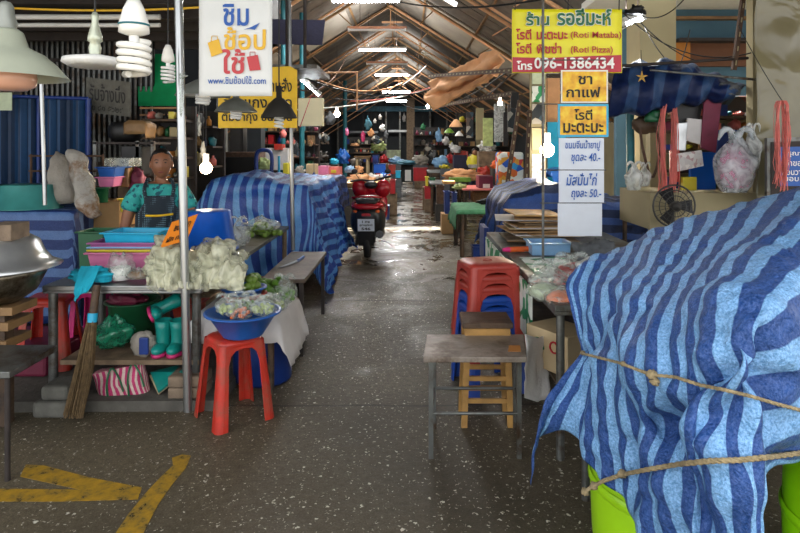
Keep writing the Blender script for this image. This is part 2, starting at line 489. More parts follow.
mat('green_cover', '4b8a63', .8, 0, .3, 14, .2, 40)
mat('green_awning', '12a060', .6, 0, .15)
mat('leaf', '5f8a2c', .5, 0, .4, 12)
mat('lime_fruit', '6f8c34', .4, 0, .4, 14)
mat('lime_dark', '2f5a20', .45, 0, .3, 14)
mat('pale_veg', 'b6c47c', .5, 0, .35, 14)
mat('cabbage', 'c3cfae', .6, 0, .3, 8, .3, 20)
mat('carrot', 'f07a3c', .6, 0, .3, 20)
mat('brown_food', '7c5528', .5, 0, .4, 30)
mat('scooter_red', '9c1420', .22, .1, .1)
mat('skin', '8a5a3e', .5, 0, .1, 6)
mat('hair', '14100e', .5, 0, .2, 30)
mat('lip', '7a3c34', .5)
mat('blue_wall', '4b6f82', .8, 0, .15, 2)
mat('cream_wall', '9d9270', .85, 0, .15, 2)
mat('brown_panel', '6b4226', .7, 0, .2, 3)
mat('orange_panel', 'b8762a', .7, 0, .2, 3)
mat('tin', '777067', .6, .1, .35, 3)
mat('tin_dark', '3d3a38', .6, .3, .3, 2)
mat('dark_wall', '23272a', .8, 0, .3, 1.5)
mat('fan_grille', '44423f', .5, .3)
mat('gold', 'b98f34', .5, .3)
mat('pink_string', 'e0786e', .6, 0, .2)
mat('teal_paint', '1f6d78', .5, 0, .2)
mat('blue_beam', '3d7286', .6, 0, .2)
mat('copper_pipe', 'c98a66', .5, .2)
mat('steam_alu', 'c2c4c4', .28, .75, .12, 10, .12, 14)
mat('wok_steel', '8c8474', .3, .85, .3, 6, .15, 12, dirt='4d4334')
mat('glass_bulb', 'd9a68c', .2, 0, .1)
def emis(name, col, s):
    m, nt, b = _new(name)
    b.inputs['Base Color'].default_value = srgb(col); b.inputs['Emission Color'].default_value = srgb(col); b.inputs['Emission Strength'].default_value = s
    return m
emis('tube_on', 'f4faff', 50); emis('bulb_on', 'fff2dc', 60); emis('bulb_warm', 'ffe0b0', 45); emis('tube_far', 'f0f6ff', 35)
MT.update(MATS)
mat('clear_bag0', 'ffffff')
bag_mat('bag_clear', 'd8ddd8', .22); bag_mat('bag_white', 'd2d4d0', .62); bag_mat('bag_milky', 'd9d8bc', .5); bag_mat('bag_green', '1f7a5a', .8)
bag_mat('bag_grey', 'c6ccd0', .45)
stripe_mat('tarp_blue', '0a4288', '66a2d8', '0c4a94', 1/2.0, .42, 'u', .75, .9)
stripe_mat('tarp_stall', '063a92', '4a88cc', None, 1/.125, .4, 'u', .3, .4)
stripe_mat('tarp_navy', '12264e', '2c4f92', None, 1/.14, .42, 'u', .3, .4)
stripe_mat('tarp_left', '122e66', '4c6c9e', None, 1/.15, .5, 'v', .3, .3)
stripe_mat('awning_stripe', '0a1f4c', '28456e', None, 1/.2, .5, 'u', .1, .3)
stripe_mat('bag_stripe', 'c03068', 'd8c0b4', None, 1/.035, .6, 'u', .2, .5)
stripe_mat('shutter_blue', '0d2c4c', '17446e', None, 1/.09, .5, 'u', .1, .05)
stripe_mat('curtain_multi', 'd8d4cc', 'b46a58', '6a84a8', 1/.3, .7, 'u', .2, .2)

def cell_mat(name, cols, scale, rough=.6):
    m, nt, b = _new(name); tc = N(nt, 'ShaderNodeTexCoord')
    v = N(nt, 'ShaderNodeTexVoronoi', Scale=scale); L(nt, tc.outputs['Object'], v.inputs['Vector'])
    s = N(nt, 'ShaderNodeSeparateColor'); L(nt, v.outputs['Color'], s.inputs[0])
    k = len(cols); c = ramp(nt, s.outputs[0], [(i/k, srgb(h)) for i, h in enumerate(cols)], 'CONSTANT')
    L(nt, c, b.inputs['Base Color']); b.inputs['Roughness'].default_value = rough; return m
cell_mat('balls_print', ['e8702c', '2e62c8', 'f2efe6', 'd83a3a', '3aa0d8', 'f2efe6', 'e8a63a'], 9)
cell_mat('teal_print', ['2f9c96', '2f9c96', '38aaa2', '174f5c', '2f9c96', '17606c', '36a89e', '2f9c96'], 42, .8)
cell_mat('green_white_print', ['d6dcd2', '2c8a56', 'd6dcd2', 'c8d2c8', '1e7a48', 'dfe2da'], 14)
cell_mat('shop_goods', ['3c3a38', '8a8680', '22282c', '5a4c44', '344a56', 'a39c90', '2c2624', '6a3c34'], 6)
cell_mat('calendar', ['d8d4d0', 'cfcac8', 'e6e2de', 'b88'.replace('b88', 'c0a0a0')], 30)
def dots():
    m, nt, b = _new('apron'); tc = N(nt, 'ShaderNodeTexCoord')
    v = N(nt, 'ShaderNodeTexVoronoi', Scale=70.0); v.inputs['Randomness'].default_value = .0
    L(nt, tc.outputs['Object'], v.inputs['Vector'])
    c = ramp(nt, v.outputs['Distance'], [(0, srgb('7fa0a8')), (.24, srgb('6c8c98')), (.32, srgb('16242e')), (1, srgb('16242e'))])
    L(nt, c, b.inputs['Base Color']); b.inputs['Roughness'].default_value = .8
dots()
def vinyl():
    m, nt, b = _new('olive_vinyl'); tc = N(nt, 'ShaderNodeTexCoord')
    nz = N(nt, 'ShaderNodeTexNoise', Scale=2.2, Detail=2.0, Distortion=1.5); L(nt, tc.outputs['Object'], nz.inputs['Vector'])
    c = ramp(nt, nz.outputs[0], [(.3, srgb('716a50')), (.7, srgb('7c7558'))]); L(nt, c, b.inputs['Base Color'])
    b.inputs['Roughness'].default_value = .18
    bp = N(nt, 'ShaderNodeBump', Strength=.4, Distance=.06); L(nt, nz.outputs[0], bp.inputs['Height']); L(nt, bp.outputs[0], b.inputs['Normal'])
vinyl()
def sunburst():
    m, nt, b = _new('sunburst'); tc = N(nt, 'ShaderNodeTexCoord')
    nz = N(nt, 'ShaderNodeTexNoise', Scale=16.0, Detail=2.0); L(nt, tc.outputs['Object'], nz.inputs['Vector'])
    c = ramp(nt, nz.outputs[0], [(.3, srgb('c98708')), (.5, srgb('e8b010')), (.7, srgb('f4d838'))]); L(nt, c, b.inputs['Base Color'])
    b.inputs['Roughness'].default_value = .45
sunburst()
def floor_mat():
    m, nt, b = _new('floor_concrete'); tc = N(nt, 'ShaderNodeNewGeometry'); g = tc.outputs['Position']
    n1 = N(nt, 'ShaderNodeTexNoise', Scale=1.1, Detail=7.0, Roughness=.65); L(nt, g, n1.inputs['Vector'])
    n2 = N(nt, 'ShaderNodeTexNoise', Scale=26.0, Detail=6.0, Roughness=.7); L(nt, g, n2.inputs['Vector'])
    nw = N(nt, 'ShaderNodeTexNoise', Scale=60.0, Detail=2.0); L(nt, g, nw.inputs['Vector'])
    vm = N(nt, 'ShaderNodeVectorMath', operation='MULTIPLY_ADD'); L(nt, nw.outputs['Color'], vm.inputs[0]); vm.inputs[1].default_value = (.035, .035, 0); L(nt, g, vm.inputs[2])
    n5 = N(nt, 'ShaderNodeTexNoise', Scale=110.0, Detail=3.0, Roughness=.8); L(nt, g, n5.inputs['Vector'])
    base = ramp(nt, n1.outputs[0], [(.3, srgb('3c3427')), (.5, srgb('584d39')), (.7, srgb('75674e'))])
    fine = ramp(nt, n2.outputs[0], [(.3, srgb('25221b')), (.7, srgb('8c806a'))])
    c = mixc(nt, .48, base, fine)
    grit = ramp(nt, n5.outputs[0], [(.34, srgb('1e1b16')), (.52, srgb('5c5443')), (.68, srgb('9a907c'))]); c = mixc(nt, .33, c, grit)
    n6 = N(nt, 'ShaderNodeTexNoise', Scale=.55, Detail=3.0); L(nt, g, n6.inputs['Vector']); pf = ramp(nt, n6.outputs[0], [(.38, 0.0), (.6, .75)]); c = mixc(nt, pf, c, srgb('2e2a22'))
    # pale stone chips, patchy
    for sc_, th, colr in ((30.0, .24, 'bdb8a8'), (17.0, .2, 'cbc6b6'), (60.0, .3, 'a09a8a'), (9.0, .15, 'c4c0b4')):
        v = N(nt, 'ShaderNodeTexVoronoi', Scale=sc_); L(nt, vm.outputs[0], v.inputs['Vector'])
        n3 = N(nt, 'ShaderNodeTexNoise', Scale=sc_*.9); L(nt, g, n3.inputs['Vector'])
        ad = N(nt, 'ShaderNodeMath', operation='ADD'); L(nt, v.outputs['Distance'], ad.inputs[0])
        m2 = N(nt, 'ShaderNodeMath', operation='MULTIPLY'); L(nt, n3.outputs[0], m2.inputs[0]); m2.inputs[1].default_value = .25
        L(nt, m2.outputs[0], ad.inputs[1])
        sp = N(nt, 'ShaderNodeSeparateColor'); L(nt, v.outputs['Color'], sp.inputs[0])
        s1 = ramp(nt, ad.outputs[0], [(th, 1.0), (th+.035, 0.0)])
        s2 = ramp(nt, sp.outputs[0], [(.35, 0.0), (.4, 1.0)])
        mm = N(nt, 'ShaderNodeMath', operation='MULTIPLY'); L(nt, s1, mm.inputs[0]); L(nt, s2, mm.inputs[1])
        c = mixc(nt, mm.outputs[0], c, srgb(colr))
    # slab joints across the aisle
    sx = N(nt, 'ShaderNodeSeparateXYZ'); L(nt, g, sx.inputs[0])
    wob = N(nt, 'ShaderNodeMath', operation='MULTIPLY_ADD'); L(nt, n1.outputs[0], wob.inputs[0]); wob.inputs[1].default_value = .12; of_ = N(nt, 'ShaderNodeMath', operation='ADD'); L(nt, sx.outputs[1], of_.inputs[0]); of_.inputs[1].default_value = 1.24; L(nt, of_.outputs[0], wob.inputs[2])
    md = N(nt, 'ShaderNodeMath', operation='PINGPONG'); L(nt, wob.outputs[0], md.inputs[0]); md.inputs[1].default_value = 1.2
    jl = ramp(nt, md.outputs[0], [(.005, .7), (.013, 0.0)])
    c = mixc(nt, jl, c, srgb('1d1b19'))
    # wetness: patches grow down the aisle
    n4 = N(nt, 'ShaderNodeTexNoise', Scale=1.7, Detail=8.0, Roughness=.68, Distortion=.8); L(nt, g, n4.inputs['Vector'])
    mr = N(nt, 'ShaderNodeMapRange'); L(nt, sx.outputs[1], mr.inputs[0])
    mr.inputs[1].default_value = 3.5; mr.inputs[2].default_value = 9.5; mr.inputs[3].default_value = -.13; mr.inputs[4].default_value = .13
    ad = N(nt, 'ShaderNodeMath', operation='ADD'); L(nt, n4.outputs[0], ad.inputs[0]); L(nt, mr.outputs[0], ad.inputs[1])
    wet = ramp(nt, ad.outputs[0], [(.44, 0.0), (.62, .6), (.70, 1.0)])
    hs = N(nt, 'ShaderNodeHueSaturation', Value=.82); L(nt, c, hs.inputs['Color'])
    c = mixc(nt, wet, c, hs.outputs[0])
    L(nt, c, b.inputs['Base Color']); b.inputs['Specular IOR Level'].default_value = .35
    rr = ramp(nt, wet, [(0, .6), (.6, .32), (1, .12)]); L(nt, rr, b.inputs['Roughness'])
    hgt = mixc(nt, wet, n2.outputs[0], (.5, .5, .5, 1))
    bp = N(nt, 'ShaderNodeBump', Strength=.45, Distance=.012); L(nt, hgt, bp.inputs['Height']); L(nt, bp.outputs[0], b.inputs['Normal'])
floor_mat()
def fibre():
    m, nt, b = _new('fibreglass'); tr = N(nt, 'ShaderNodeBsdfTranslucent'); df = N(nt, 'ShaderNodeBsdfDiffuse'); tc = N(nt, 'ShaderNodeTexCoord')
    nz = N(nt, 'ShaderNodeTexNoise', Scale=2.0, Detail=5.0); L(nt, tc.outputs['Object'], nz.inputs['Vector'])
    c = ramp(nt, nz.outputs[0], [(.3, (.03, .027, .022, 1)), (.7, (.10, .09, .075, 1))]); L(nt, c, tr.inputs[0]); df.inputs[0].default_value = (.3, .28, .25, 1)
    mx = N(nt, 'ShaderNodeAddShader'); L(nt, tr.outputs[0], mx.inputs[0]); L(nt, df.outputs[0], mx.inputs[1]); L(nt, mx.outputs[0], nt.nodes['Material Output'].inputs[0])
fibre()
def paint():
    m, nt, b = _new('road_paint'); tc = N(nt, 'ShaderNodeTexCoord')
    nz = N(nt, 'ShaderNodeTexNoise', Scale=14.0, Detail=6.0, Roughness=.7); L(nt, tc.outputs['Object'], nz.inputs['Vector'])
    c = ramp(nt, nz.outputs[0], [(.36, srgb('6a5a34')), (.5, srgb('9a7820')), (.7, srgb('b88c22'))]); L(nt, c, b.inputs['Base Color'])
    b.inputs['Roughness'].default_value = .6
    tr = N(nt, 'ShaderNodeBsdfTransparent'); mx = N(nt, 'ShaderNodeMixShader')
    f = ramp(nt, nz.outputs[0], [(.32, 0.0), (.42, 1.0)])
    L(nt, f, mx.inputs[0]); L(nt, tr.outputs[0], mx.inputs[1]); L(nt, b.outputs[0], mx.inputs[2]); L(nt, mx.outputs[0], nt.nodes['Material Output'].inputs[0])
paint()
M = MATS; MT.update(MATS)

# ============================================================ camera, world, sun
cam = bpy.data.objects.new('camera', bpy.data.cameras.new('camera')); COL.objects.link(cam)
cam.location = (0, 0, H); cam.rotation_euler = (math.radians(90), 0, 0)
cam.data.sensor_width = 36; cam.data.lens = 27; cam.data.shift_x = -8/800; cam.data.shift_y = -(266.5-148)/800
cam.data.clip_end = 200; cam.data.clip_start = .05
sc.camera = cam
w = bpy.data.worlds.new('world'); sc.world = w; w.use_nodes = True
bg = w.node_tree.nodes['Background']; bg.inputs[0].default_value = (.95, .97, 1.0, 1); bg.inputs[1].default_value = 2.4
sc.view_settings.view_transform = 'Standard'; sc.view_settings.look = 'None'; sc.view_settings.gamma = 1; sc.view_settings.exposure = .12
sl = bpy.data.lights.new('sun', 'SUN'); sl.energy = 60; sl.angle = .01; sl.color = (1, .95, .88)
so = bpy.data.objects.new('sun', sl); COL.objects.link(so)
so.rotation_euler = Vector((0, .42, 1)).to_track_quat('Z', 'Y').to_euler()   # comes down from beyond the hall, leaning toward the camera

# ============================================================ setting
struct('floor', MB().bb(-14, 14, -6, 60, -.1, 0), M['floor_concrete'])
def corr(x0, z0, x1, z1, y0, y1, pitch=.2, amp=.03, th=.003):
    mb = MB(); y0 -= .07; y1 += .07; n = int((y1-y0)/(pitch/2)); pts = []
    nx, nz = -(z1-z0), (x1-x0); l = math.hypot(nx, nz); nx /= l; nz /= l
    for i in range(n+1):
        y = y0+(y1-y0)*i/n; a = amp if i % 2 else -amp
        pts += [Vector((x0+nx*a, y, z0+nz*a)), Vector((x1+nx*a, y, z1+nz*a))]
    mb.grid(pts, n+1, 2, smooth=False); return mb
RX, RZ, SL = -.5, 5.7, .62
EL, ER = -6.6, 5.2
gy0, gy1 = 13.05, 13.69      # missing sheet near the ridge lets the sun strike the floor
lk = lambda x: RZ-abs(x-RX)*SL
def slope(side, y0, y1, xa, xb, m): struct('ceiling', corr(xa, lk(xa), xb, lk(xb), y0, y1), M[m], solid=.004)
slope(-1, 6.0, gy0, EL, RX, 'tin'); slope(1, 6.0, 8.7, RX, 2.5, 'tin'); slope(1, 8.7, gy0, RX, ER, 'tin')
for (ya, yb) in ((6.0, gy0), (gy1, 35.5)): struct('ridge_cap', MB().bb(RX-.12, RX+.12, ya, yb, RZ+.0, RZ+.04), M['tin'])
# weathered fibreglass sheets let daylight through
for (y0, y1, l_, r_) in ((gy1, 14.6, 'tin', 'tin'), (14.6, 17.2, 'fibreglass', 'fibreglass'), (17.2, 21.5, 'tin', 'tin'), (21.5, 23, 'tin', 'fibreglass'), (23, 35.5, 'tin', 'tin')):
    if l_ == 'tin': slope(-1, y0, y1, EL, RX, 'tin')
    else: slope(-1, y0, y1, EL, -4.4, 'tin'); slope(-1, y0, y1, -4.4, -1.6, l_); slope(-1, y0, y1, -1.6, RX, 'tin')
    if r_ == 'tin': slope(1, y0, y1, RX, ER, 'tin')
    else: slope(1, y0, y1, RX, .5, 'tin'); slope(1, y0, y1, .5, 3.6, r_); slope(1, y0, y1, 3.6, ER, 'tin')
gl, gr = -1.15, 1.1
struct('ceiling', corr(EL, RZ-(RX-EL)*SL, gl, RZ-(RX-gl)*SL, gy0, gy1), M['tin'], solid=.004)
struct('ceiling', corr(gr, RZ-(gr-RX)*SL, ER, RZ-(ER-RX)*SL, gy0, gy1), M['tin'], solid=.004)
for i in range(12):
    Y = 7.2+i*2.5; mb = MB()
    for s, e in ((-1, EL), (1, ER if i else 2.5)):
        ez = RZ-abs(RX-e)*SL
        mb.tube([(RX, Y, RZ-.12), (e, Y, ez-.12)], .045, 4)
        mb.tube([(RX, Y, RZ-.75), (e+(1.2 if s < 0 else -1.2), Y, ez-.12)], .028, 4)
        for k in (.2, .45, .7):
            x = RX+(e-RX)*k; mb.tube([(x, Y, RZ-.12-abs(x-RX)*SL), (x+(.35 if s > 0 else -.35)*-1, Y, RZ-.75-abs(x-RX)*(SL*.86)+.2)], .018, 4)
    mb.bb(RX-.25, RX+.35, Y-.02, Y+.02, RZ-.62, RZ-.57)
    mb.tube([(RX, Y, RZ-.1), (RX, Y, RZ-.75)], .02, 4)
    struct('roof_truss', mb, M['peach_paint'] if i % 3 else M['wood'])
for k in (.16, .38, .6, .82):
    for e in (EL, ER):
        x = RX+(e-RX)*k; struct('roof_purlin', MB().bb(x-.02, x+.02, 6 if x < 2.5 else 8.8, 35.5, RZ-abs(x-RX)*SL-.09, RZ-abs(x-RX)*SL-.03), M['wood'])
# far end wall with dark openings
struct('wall_far', MB().bb(-9, 8, 35.6, 35.8, 0, 6.2), M['dark_wall'])
struct('trim_1', MB().bb(-9, 8, 35.2, 35.6, 3.65, 3.95), M['blue_beam'])
for px in (338, 386, 400, 430, 447): struct('trim_2', MB().bb(X(px, 35.3)-.05, X(px, 35.3)+.05, 35.2, 35.4, 0, 3.7), M['steel_dull'])
struct('trim_3', MB().bb(X(410, 30)-.17, X(410, 30)+.23, 30, 30.3, 0, 4.0), M['wood_old'])
for (a, b, py) in ((350, 378, 132), (388, 412, 131), (435, 445, 131)): struct('trim_4', MB().bb(X(a, 35), X(b, 35), 35, 35.1, Z(py, 35)-.06, Z(py, 35)+.06), M['steel'])
# side walls of the hall
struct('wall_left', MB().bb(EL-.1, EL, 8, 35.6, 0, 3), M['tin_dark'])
struct('wall_right', MB().bb(ER, ER+.1, 9.2, 22, 0, 3), M['cream_wall'])
struct('wall_right', MB().bb(ER, ER+.1, 24, 35.6, 0, 3), M['dark_wall'])
struct('wall_right', MB().bb(ER, ER+.1, 22, 24, 0, 1.2), M['cream_wall'])
# posts
for (px, Y, r, m_) in ((345, 24, .08, 'teal_paint'), (283, 11, .045, 'teal_paint'), (302, 12, .05, 'teal_paint')):
    struct('trim_5', MB().tube([(X(px, Y), Y, 0), (X(px, Y), Y, 4.2)], r, 10), M[m_])
# left lean-to
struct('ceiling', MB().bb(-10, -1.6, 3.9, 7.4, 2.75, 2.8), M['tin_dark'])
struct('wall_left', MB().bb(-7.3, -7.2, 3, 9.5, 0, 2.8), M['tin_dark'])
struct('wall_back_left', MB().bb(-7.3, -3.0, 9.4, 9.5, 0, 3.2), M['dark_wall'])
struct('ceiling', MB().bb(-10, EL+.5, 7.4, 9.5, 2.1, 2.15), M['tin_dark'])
for (py, Y, r) in ((17, 5.2, .024), (25, 5.35, .02)):
    a = P(-20, py, Y); b = P(160, py, Y); tag(MB().tube([a, b], r, 8).build('conduit_pipe', M['white_plastic']), 'white conduit pipe under the dark ceiling, '+('upper' if py == 17 else 'lower')+' of the two', 'pipe', 'ceiling conduits')
wire('yellow_cable', P(-20, 6, 4.6), P(205, 7, 4.6), .03, .009, M['ink_yellow'], 'yellow cable strung along the top of the left stall', 'cable')
for k in range(6):
    Y = 4.3+k*.55; struct('ceiling_joist', MB().bb(-9, -1.6, Y-.03, Y+.03, 2.66, 2.75), M['dark_iron'])
# slatted folding gate
t = thing('folding_gate', 'dark folding gate of narrow grey vertical slats behind the blue shutter', 'gate', (X(90, 7), 7, 0))
mb = MB(); x0, x1 = X(22, 7), X(152, 7)
n = 26
for i in range(n):
    x = x0+(x1-x0)*i/(n-1); mb.bb(x-.012, x+.012, 6.98, 7.0, .05, 2.74)
mb.build('slats', M['steel_dull'], t); MB().bb(x0-.1, x1+.02, 7.01, 7.03, .05, 2.74).build('back_sheet', M['black'], t)
for z in (.1, 1.3, 2.5): MB().bb(x0-.1, x1+.02, 6.96, 6.98, z, z+.04).build('gate_rail', M['dark_iron'], t)
# blue corrugated shutter
t = thing('metal_shutter', 'blue corrugated metal shutter panel at the far left', 'shutter', (X(20, 5.2), 5.2, 0))
a, b = P(-60, 92, 5.6), P(90, 100, 6.1); mb = MB(); n = 60; pts, uvs = [], []
for i in range(n+1):
    q = a.lerp(b, i/n); o_ = .018*(1 if i % 4 in (1, 2) else -1)
    for z in (.05, 2.0): pts.append(Vector((q.x+o_*.5, q.y+o_, z))); uvs.append((i*.03, z))
mb.grid(pts, n+1, 2, uvs, smooth=False); mb.build('sheet', M['shutter_blue'], t, solid=.004)
fr = MB(); fr.tube([(a.x, a.y-.03, 2.0), (b.x, b.y-.03, 2.0)], .022, 4); fr.tube([(b.x, b.y-.03, 0), (b.x, b.y-.03, 2.0)], .03, 4); fr.tube([(a.lerp(b, .65).x, a.lerp(b, .65).y-.03, 0), (a.lerp(b, .65).x, a.lerp(b, .65).y-.03, 2.0)], .02, 4); fr.build('frame', M['navy_plastic'], t)
# right-hand building
struct('pillar', MB().bb(X(640, 6.5), X(676, 6.5), 6.5, 6.9, 0, 4.2), M['cream_wall'])
struct('wall_right', MB().bb(X(676, 6.6)-.1, 8, 8.2, 8.3, 0, 4.2), M['blue_wall'])
struct('trim_6', MB().bb(X(676, 8.1), X(800, 8.1), 8.1, 8.2, Z(19, 8.1), Z(16, 8.1)), M['wood'])
struct('trim_7', MB().bb(X(676, 8.1), X(800, 8.1), 8.1, 8.2, Z(66, 8.1), Z(42, 8.1)), M['brown_panel'])
struct('trim_8', MB().bb(X(676, 8.05), X(690, 8.05), 8.04, 8.1, Z(62, 8.05), Z(42, 8.05)), M['orange_panel'])
struct('trim_9', MB().bb(X(676, 8.0), X(800, 8.0), 7.9, 8.19, Z(42, 8.0), Z(39, 8.0)), M['dark_iron'])
struct('ceiling', MB().bb(2.4, 9, 6.9, 8.3, Z(6, 8), Z(6, 8)+.1), M['paper'])
struct('wall_right', MB().bb(X(760, 4.9), 6, 5.0, 5.1, 0, 3.4), M['cream_wall'])
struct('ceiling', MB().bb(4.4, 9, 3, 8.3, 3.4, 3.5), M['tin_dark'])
# unseen canopy, added to keep direct sun off the foreground
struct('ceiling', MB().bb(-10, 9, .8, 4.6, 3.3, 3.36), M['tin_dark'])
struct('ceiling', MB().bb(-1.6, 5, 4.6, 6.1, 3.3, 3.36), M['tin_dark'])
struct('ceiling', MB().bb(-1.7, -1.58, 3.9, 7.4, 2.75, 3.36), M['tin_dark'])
# low concrete step under the left stall
struct('step', MB().add([(-6, 3.35, 0), (X(222, 3.5), 3.42, 0), (X(222, 3.5), 4.5, 0), (-6, 4.5, 0), (-6, 3.35, .06), (X(222, 3.5), 3.42, .06), (X(222, 3.5), 4.5, .06), (-6, 4.5, .06)], [(0,1,2,3),(4,5,6,7),(0,1,5,4),(1,2,6,5),(2,3,7,6),(3,0,4,7)]), M['kerb'])
# painted marks
def gp(px, py): Y = GY(py); return (X(px, Y), Y)
def mark(pts, z):
    q = [gp(*p) for p in pts]; n = len(q)
    struct('floor_marking', MB().plate([(x, y, z) for x, y in q], (0, 0, .0012)), M['road_paint'])
mark([(182, 455), (191, 456), (186, 468), (172, 485), (158, 505), (140, 540), (108, 545), (128, 515), (146, 493), (160, 478), (173, 466), (172, 458)], .001)
mark([(26, 465), (44, 466), (90, 478), (142, 488), (140, 494), (84, 491), (20, 477)], .0015)
mark([(-40, 489), (60, 490), (140, 491), (138, 500), (60, 502), (-40, 502)], .002)
# ---------------------------------------------------------- lights
def tube_light(cx, cy, wpx, Y, on, tilt=0, hang=.5, label=''):
    c = P(cx, cy, Y); L_ = S(wpx, Y); t = thing('tube_light', label, 'ceiling light', c, 'tube lights over the aisle')
    m = rot(ry=tilt)
    MB().box(c+Vector((0, 0, .045)), (L_, .11, .05), m).build('housing', M['white_plastic' if on else 'copper_pipe'], t)
    a = m @ Vector((L_*.48, 0, 0))
    for dy in (-.03, .03):
        mb = MB(); mb.tube([c-a+Vector((0, dy, 0)), c+a+Vector((0, dy, 0))], .02 if Y < 25 else .045, 8); mb.build('tube', M[('tube_on' if Y < 25 else 'tube_far') if on else 'white_plastic'], t)
    for q in (-a, a): MB().box(c+q, (.03, .12, .06), m).build('end_cap', M['white_plastic'], t)
    for s in (-.6, .6): MB().tube([c+a*s+Vector((0, 0, .06)), c+a*s+Vector((0, 0, .06+hang))], .006, 5).build('hanger', M['dark_iron'], t)
    if on:
        for dz, e_, rx_ in ((-.06, .65, 0), (.10, .35, 180)):
            l = bpy.data.lights.new('tube_glow', 'AREA'); l.shape = 'RECTANGLE'; l.size = L_; l.size_y = .12; l.energy = (165 if Y > 10 else 12)*e_; l.color = (1, .97, .92)
            o = bpy.data.objects.new('tube_glow', l); COL.objects.link(o); o.location = c+Vector((0, 0, dz)); o.rotation_euler = (math.radians(rx_), math.radians(tilt)*(1 if rx_ == 0 else -1), 0)
for i, (cx, cy, wd, Y, on) in enumerate(((366, 1, 71, 10.7, 1), (377, 30, 59, 12.7, 0), (382.5, 50, 49, 15.3, 1), (387, 64, 42, 17.8, 0), (392, 75, 36, 20.8, 1), (396, 92, 28, 26.8, 1), (398, 101, 24, 31.5, 1))):
    nth = ['nearest', 'second', 'third', 'fourth', 'fifth', 'sixth', 'farthest'][i]
    tube_light(cx, cy, wd, Y, on, 0, .9, ('lit twin tube light' if on else 'unlit peach tube fitting')+f' hanging over the aisle, {nth} from the camera')
tube_light(311, 88, 26, 9.5, 1, 42, .3, 'lit tube light hung askew left of the roof trusses above the pale lamp box')
tube_light(632, 22, 22, 5.6, 1, -22, .3, 'short lit tube light tilted beside the yellow roti shop banner')
def point(loc, e, col=(1, .85, .65), r=.05):
    l = bpy.data.lights.new('lamp_glow', 'POINT'); l.energy = e; l.color = col; l.shadow_soft_size = r
    o = bpy.data.objects.new('lamp_glow', l); COL.objects.link(o); o.location = loc
def spiral(c, r, h, turns, tr, m, t):
    pts = [Vector((c[0]+r*math.cos(a)*(1 if 0 < k < 60 else .4), c[1]+r*math.sin(a)*(1 if 0 < k < 60 else .4), c[2]-h*k/60)) for k in range(61) for a in [2*math.pi*turns*k/60]]
    MB().tube(pts, tr, 8).build('spiral_tube', m, t)
def cfl(cx, top, bottom, Y, m_, label, wpx, wire_to, ring=None, sock='ceramic_white'):
    c = P(cx, top, Y); h = S(bottom-top, Y); r = S(wpx/2, Y); t = thing('light_bulb', label, 'light bulb', (c.x, Y, c.z-h))
    MB().lathe([(.001, 0), (r*.35, 0), (r*.62, -h*.12), (r*.85, -h*.3), (r*.88, -h*.42), (r*.35, -h*.46), (.001, -h*.46)], c, 20).build('base', M[sock], t)
    if ring: MB().lathe([(r*.86, -h*.31), (r*.905, -h*.31), (r*.905, -h*.335), (r*.88, -h*.335)], c, 20).build('ring', M[ring], t, label='green ring round the bulb base')
    spiral((c.x, Y, c.z-h*.53), r*.82, h*.42, 4.5, r*.2, M[m_], t)
    MB().tube([(c.x, Y, c.z-h*.42), (c.x, Y, c.z-h*.56)], r*.3, 8).build('stem', M['white_plastic'], t)
    MB().tube([c, (c.x, Y, wire_to)], .004, 5).build('cord', M['black'], t)
cfl(134, 0, 78, 1.9, 'ceramic_white', 'big white spiral bulb hanging at the top left, largest of the bulbs', 33, 3.3, 'teal_paint')
cfl(168, 45, 84, 3.3, 'white_plastic', 'small white spiral bulb hanging just left of the steel pole', 14, 3.3)
# near cone lamp
c = P(6, 78, 1.8); t = thing('pendant_lamp', 'cream enamel cone lamp hanging at the top left corner with a frosted bulb', 'lamp', (c.x, c.y, c.z-.05), None)
k = S(1, 1.8)
MB().lathe([(57*k, 0), (54*k, 3*k), (44*k, 15*k), (34*k, 24*k), (20*k, 31*k), (15*k, 46*k), (11*k, 49*k), (9*k, 48*k), (12*k, 44*k), (18*k, 30*k), (32*k, 22*k), (42*k, 13*k), (52*k, 1*k), (57*k, 0)], c, 40).build('lamp_shade', M['enamel_cream'], t)
MB().lathe([(9*k, 48*k), (10*k, 56*k), (8*k, 62*k), (7*k, 72*k), (4*k, 76*k), (.001, 77*k)], c, 18).build('socket', M['enamel_grey'], t)
MB().lathe([(.001, -13*k), (18*k, -12*k), (26*k, -8*k), (27*k, 0), (26*k, 8*k)], c, 24).build('bulb', M['glass_bulb'], t)
MB().tube([c+Vector((0, 0, 77*k)), (c.x, c.y, 3.3)], .004, 6).build('cord', M['black'], t)
